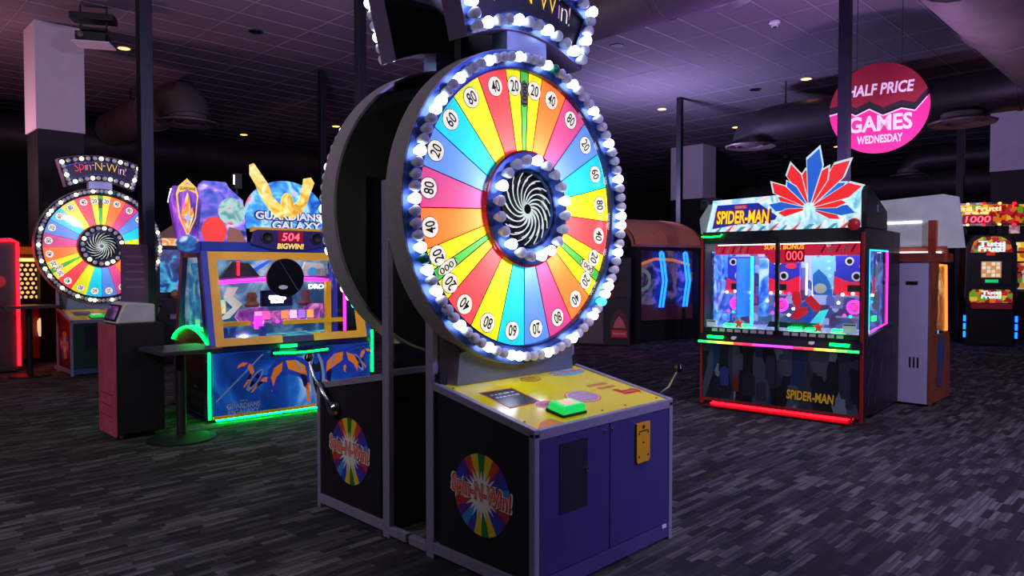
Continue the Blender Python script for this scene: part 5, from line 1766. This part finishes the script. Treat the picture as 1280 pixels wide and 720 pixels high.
# narrow machine in front of it
t = thing('poster_machine', 'narrow dark machine with small red plaque and orange shelf lights by the big wheel', 'arcade machine', (11.35, 8.62, 0), R(-58))
b = MB()
b.box(-.55, .40, .0, .6, .02, .95, BLACKM)
b.box(-.20, .40, .25, .6, .95, 1.75, BLACKM)
b.build('cabinet', t)
MB().box(-.60, -.12, -.02, -.005, .05, .86, mat('machine_tan', (96, 70, 74), .5)).build('side_board', t)
q = MB()
q.prism([(.02, .16), (.38, .16), (.38, .48), (.34, .62), (.24, .72), (.16, .72), (.06, .62), (.02, .48)], 0, .01, mat('poster_dark', (80, 24, 30), .5), front(-.002))
q.box(.05, .35, -.016, -.013, .18, .32, mat('poster_red', (190, 40, 48), .5, emit=.12))
q.dashes(mat('poster_pale', (200, 150, 155), .5), front(-.017), .20, .25, .0005, .24, .035, 5)
q.prism([(.08, .36), (.32, .36), (.28, .50), (.20, .60), (.12, .50)], .012, .016, mat('poster_rose', (200, 100, 104), .5), front(-.002))
q.build('poster', t)
for z in (.98, 1.08):
    MB().box(-.50, -.02, -.03, .10, z, z + .04, LED_Y if z > 1 else LED_R).build('shelf_light', t)
for k in range(3):
    MB().tube([(-.22 + k * .07, .02, 1.18), (-.25 + k * .07, .02, 1.45), (-.21 + k * .07, .02, 1.85)], .014, (LED_B, LED_M, LED_B)[k], 6).build('neon_line', t, True)
MB().box(-.34, -.32, .0, .02, 1.14, 1.55, LED_R).build('red_line', t)
MB().prism([(-.05, .95), (.10, 1.3), (.12, 1.9), (-.30, 1.9), (-.30, .95)], -.1, -.06, mat('panel_plum', (60, 44, 62), .5), front(0)).build('wing', t)
# dim machines filling the background
BGM = mat('background_body', (26, 23, 28), .6)
for i, (x, y, rz, w_, h_, c, lb) in enumerate((
        (11.8, 13.2, -45, 1.6, 2.0, (60, 40, 70), 'dim machine far behind the booth with violet panel'),
        (19.5, 10.4, -55, 1.4, 1.9, (120, 50, 40), 'dim machine far back between booth and hero machine'),
        (7.6, 17.2, -20, 1.8, 2.0, (50, 40, 90), 'dim machine far back above the space-themed cabinet'),
        (22.5, 6.6, -60, 1.8, 2.1, (110, 60, 30), 'dim machine far back behind the slot machines'),
        (0.6, 17.6, -10, 1.6, 2.0, (110, 30, 30), 'dim machine far back beside the left neon cabinet'))):
    t = thing('distant_machine', lb, 'arcade machine', (x, y, 0), R(rz), 'dim background machines')
    q = MB().prism([(0, .03), (-.0, .95), (.25, 1.05), (.3, h_), (.8, h_), (.8, .03)], -w_ / 2, w_ / 2, BGM, frame((0, 0, 0), (0, 1, 0), (0, 0, 1)))
    q.build('cabinet', t)
    MB().box(-w_ * .42, w_ * .42, .24, .27, 1.12, h_ - .3, mat('dim_panel_%d' % i, c, .4, emit=.18, var=.5, scale=5)).build('panel', t)
    MB().box(-w_ * .42, w_ * .42, .24, .29, h_ - .26, h_ - .06, mat('dim_head_%d' % i, tuple(min(255, v + 50) for v in c), .4, emit=.25, var=.6, scale=7)).build('marquee', t)
import numpy as np, math
F=890.;H=1.55;HOR=335
p=math.atan((360-HOR)/F)
f0=np.array([1,1,0])/2**.5; r=np.array([1,-1,0])/2**.5
fw=f0*math.cos(p)-np.array([0,0,1])*math.sin(p)
up=np.array([0,0,1])*math.cos(p)+f0*math.sin(p)
C=np.array([0,0,H])
def ray(x,y): return fw+r*(x-640)/F+up*(360-y)/F
def gz(x,y,z=0):
    d=ray(x,y); return C+d*(z-H)/d[2]
def plane(x,y,ax,v):
    d=ray(x,y); return C+d*(v-C[ax])/d[ax]
def dep(x,y,D): return C+ray(x,y)*D
def vert(x,y,P):  # point on the vertical line nearest plane thru P facing cam
    d=ray(x,y); n=f0; t=((P-C)@n)/(d@n); return C+d*t
def pr(P):
    q=np.array(P,float)-C; z=q@fw; return (round(640+F*(q@r)/z,1),round(360-F*(q@up)/z,1),round(z,2))
np.set_printoptions(precision=3,suppress=True)
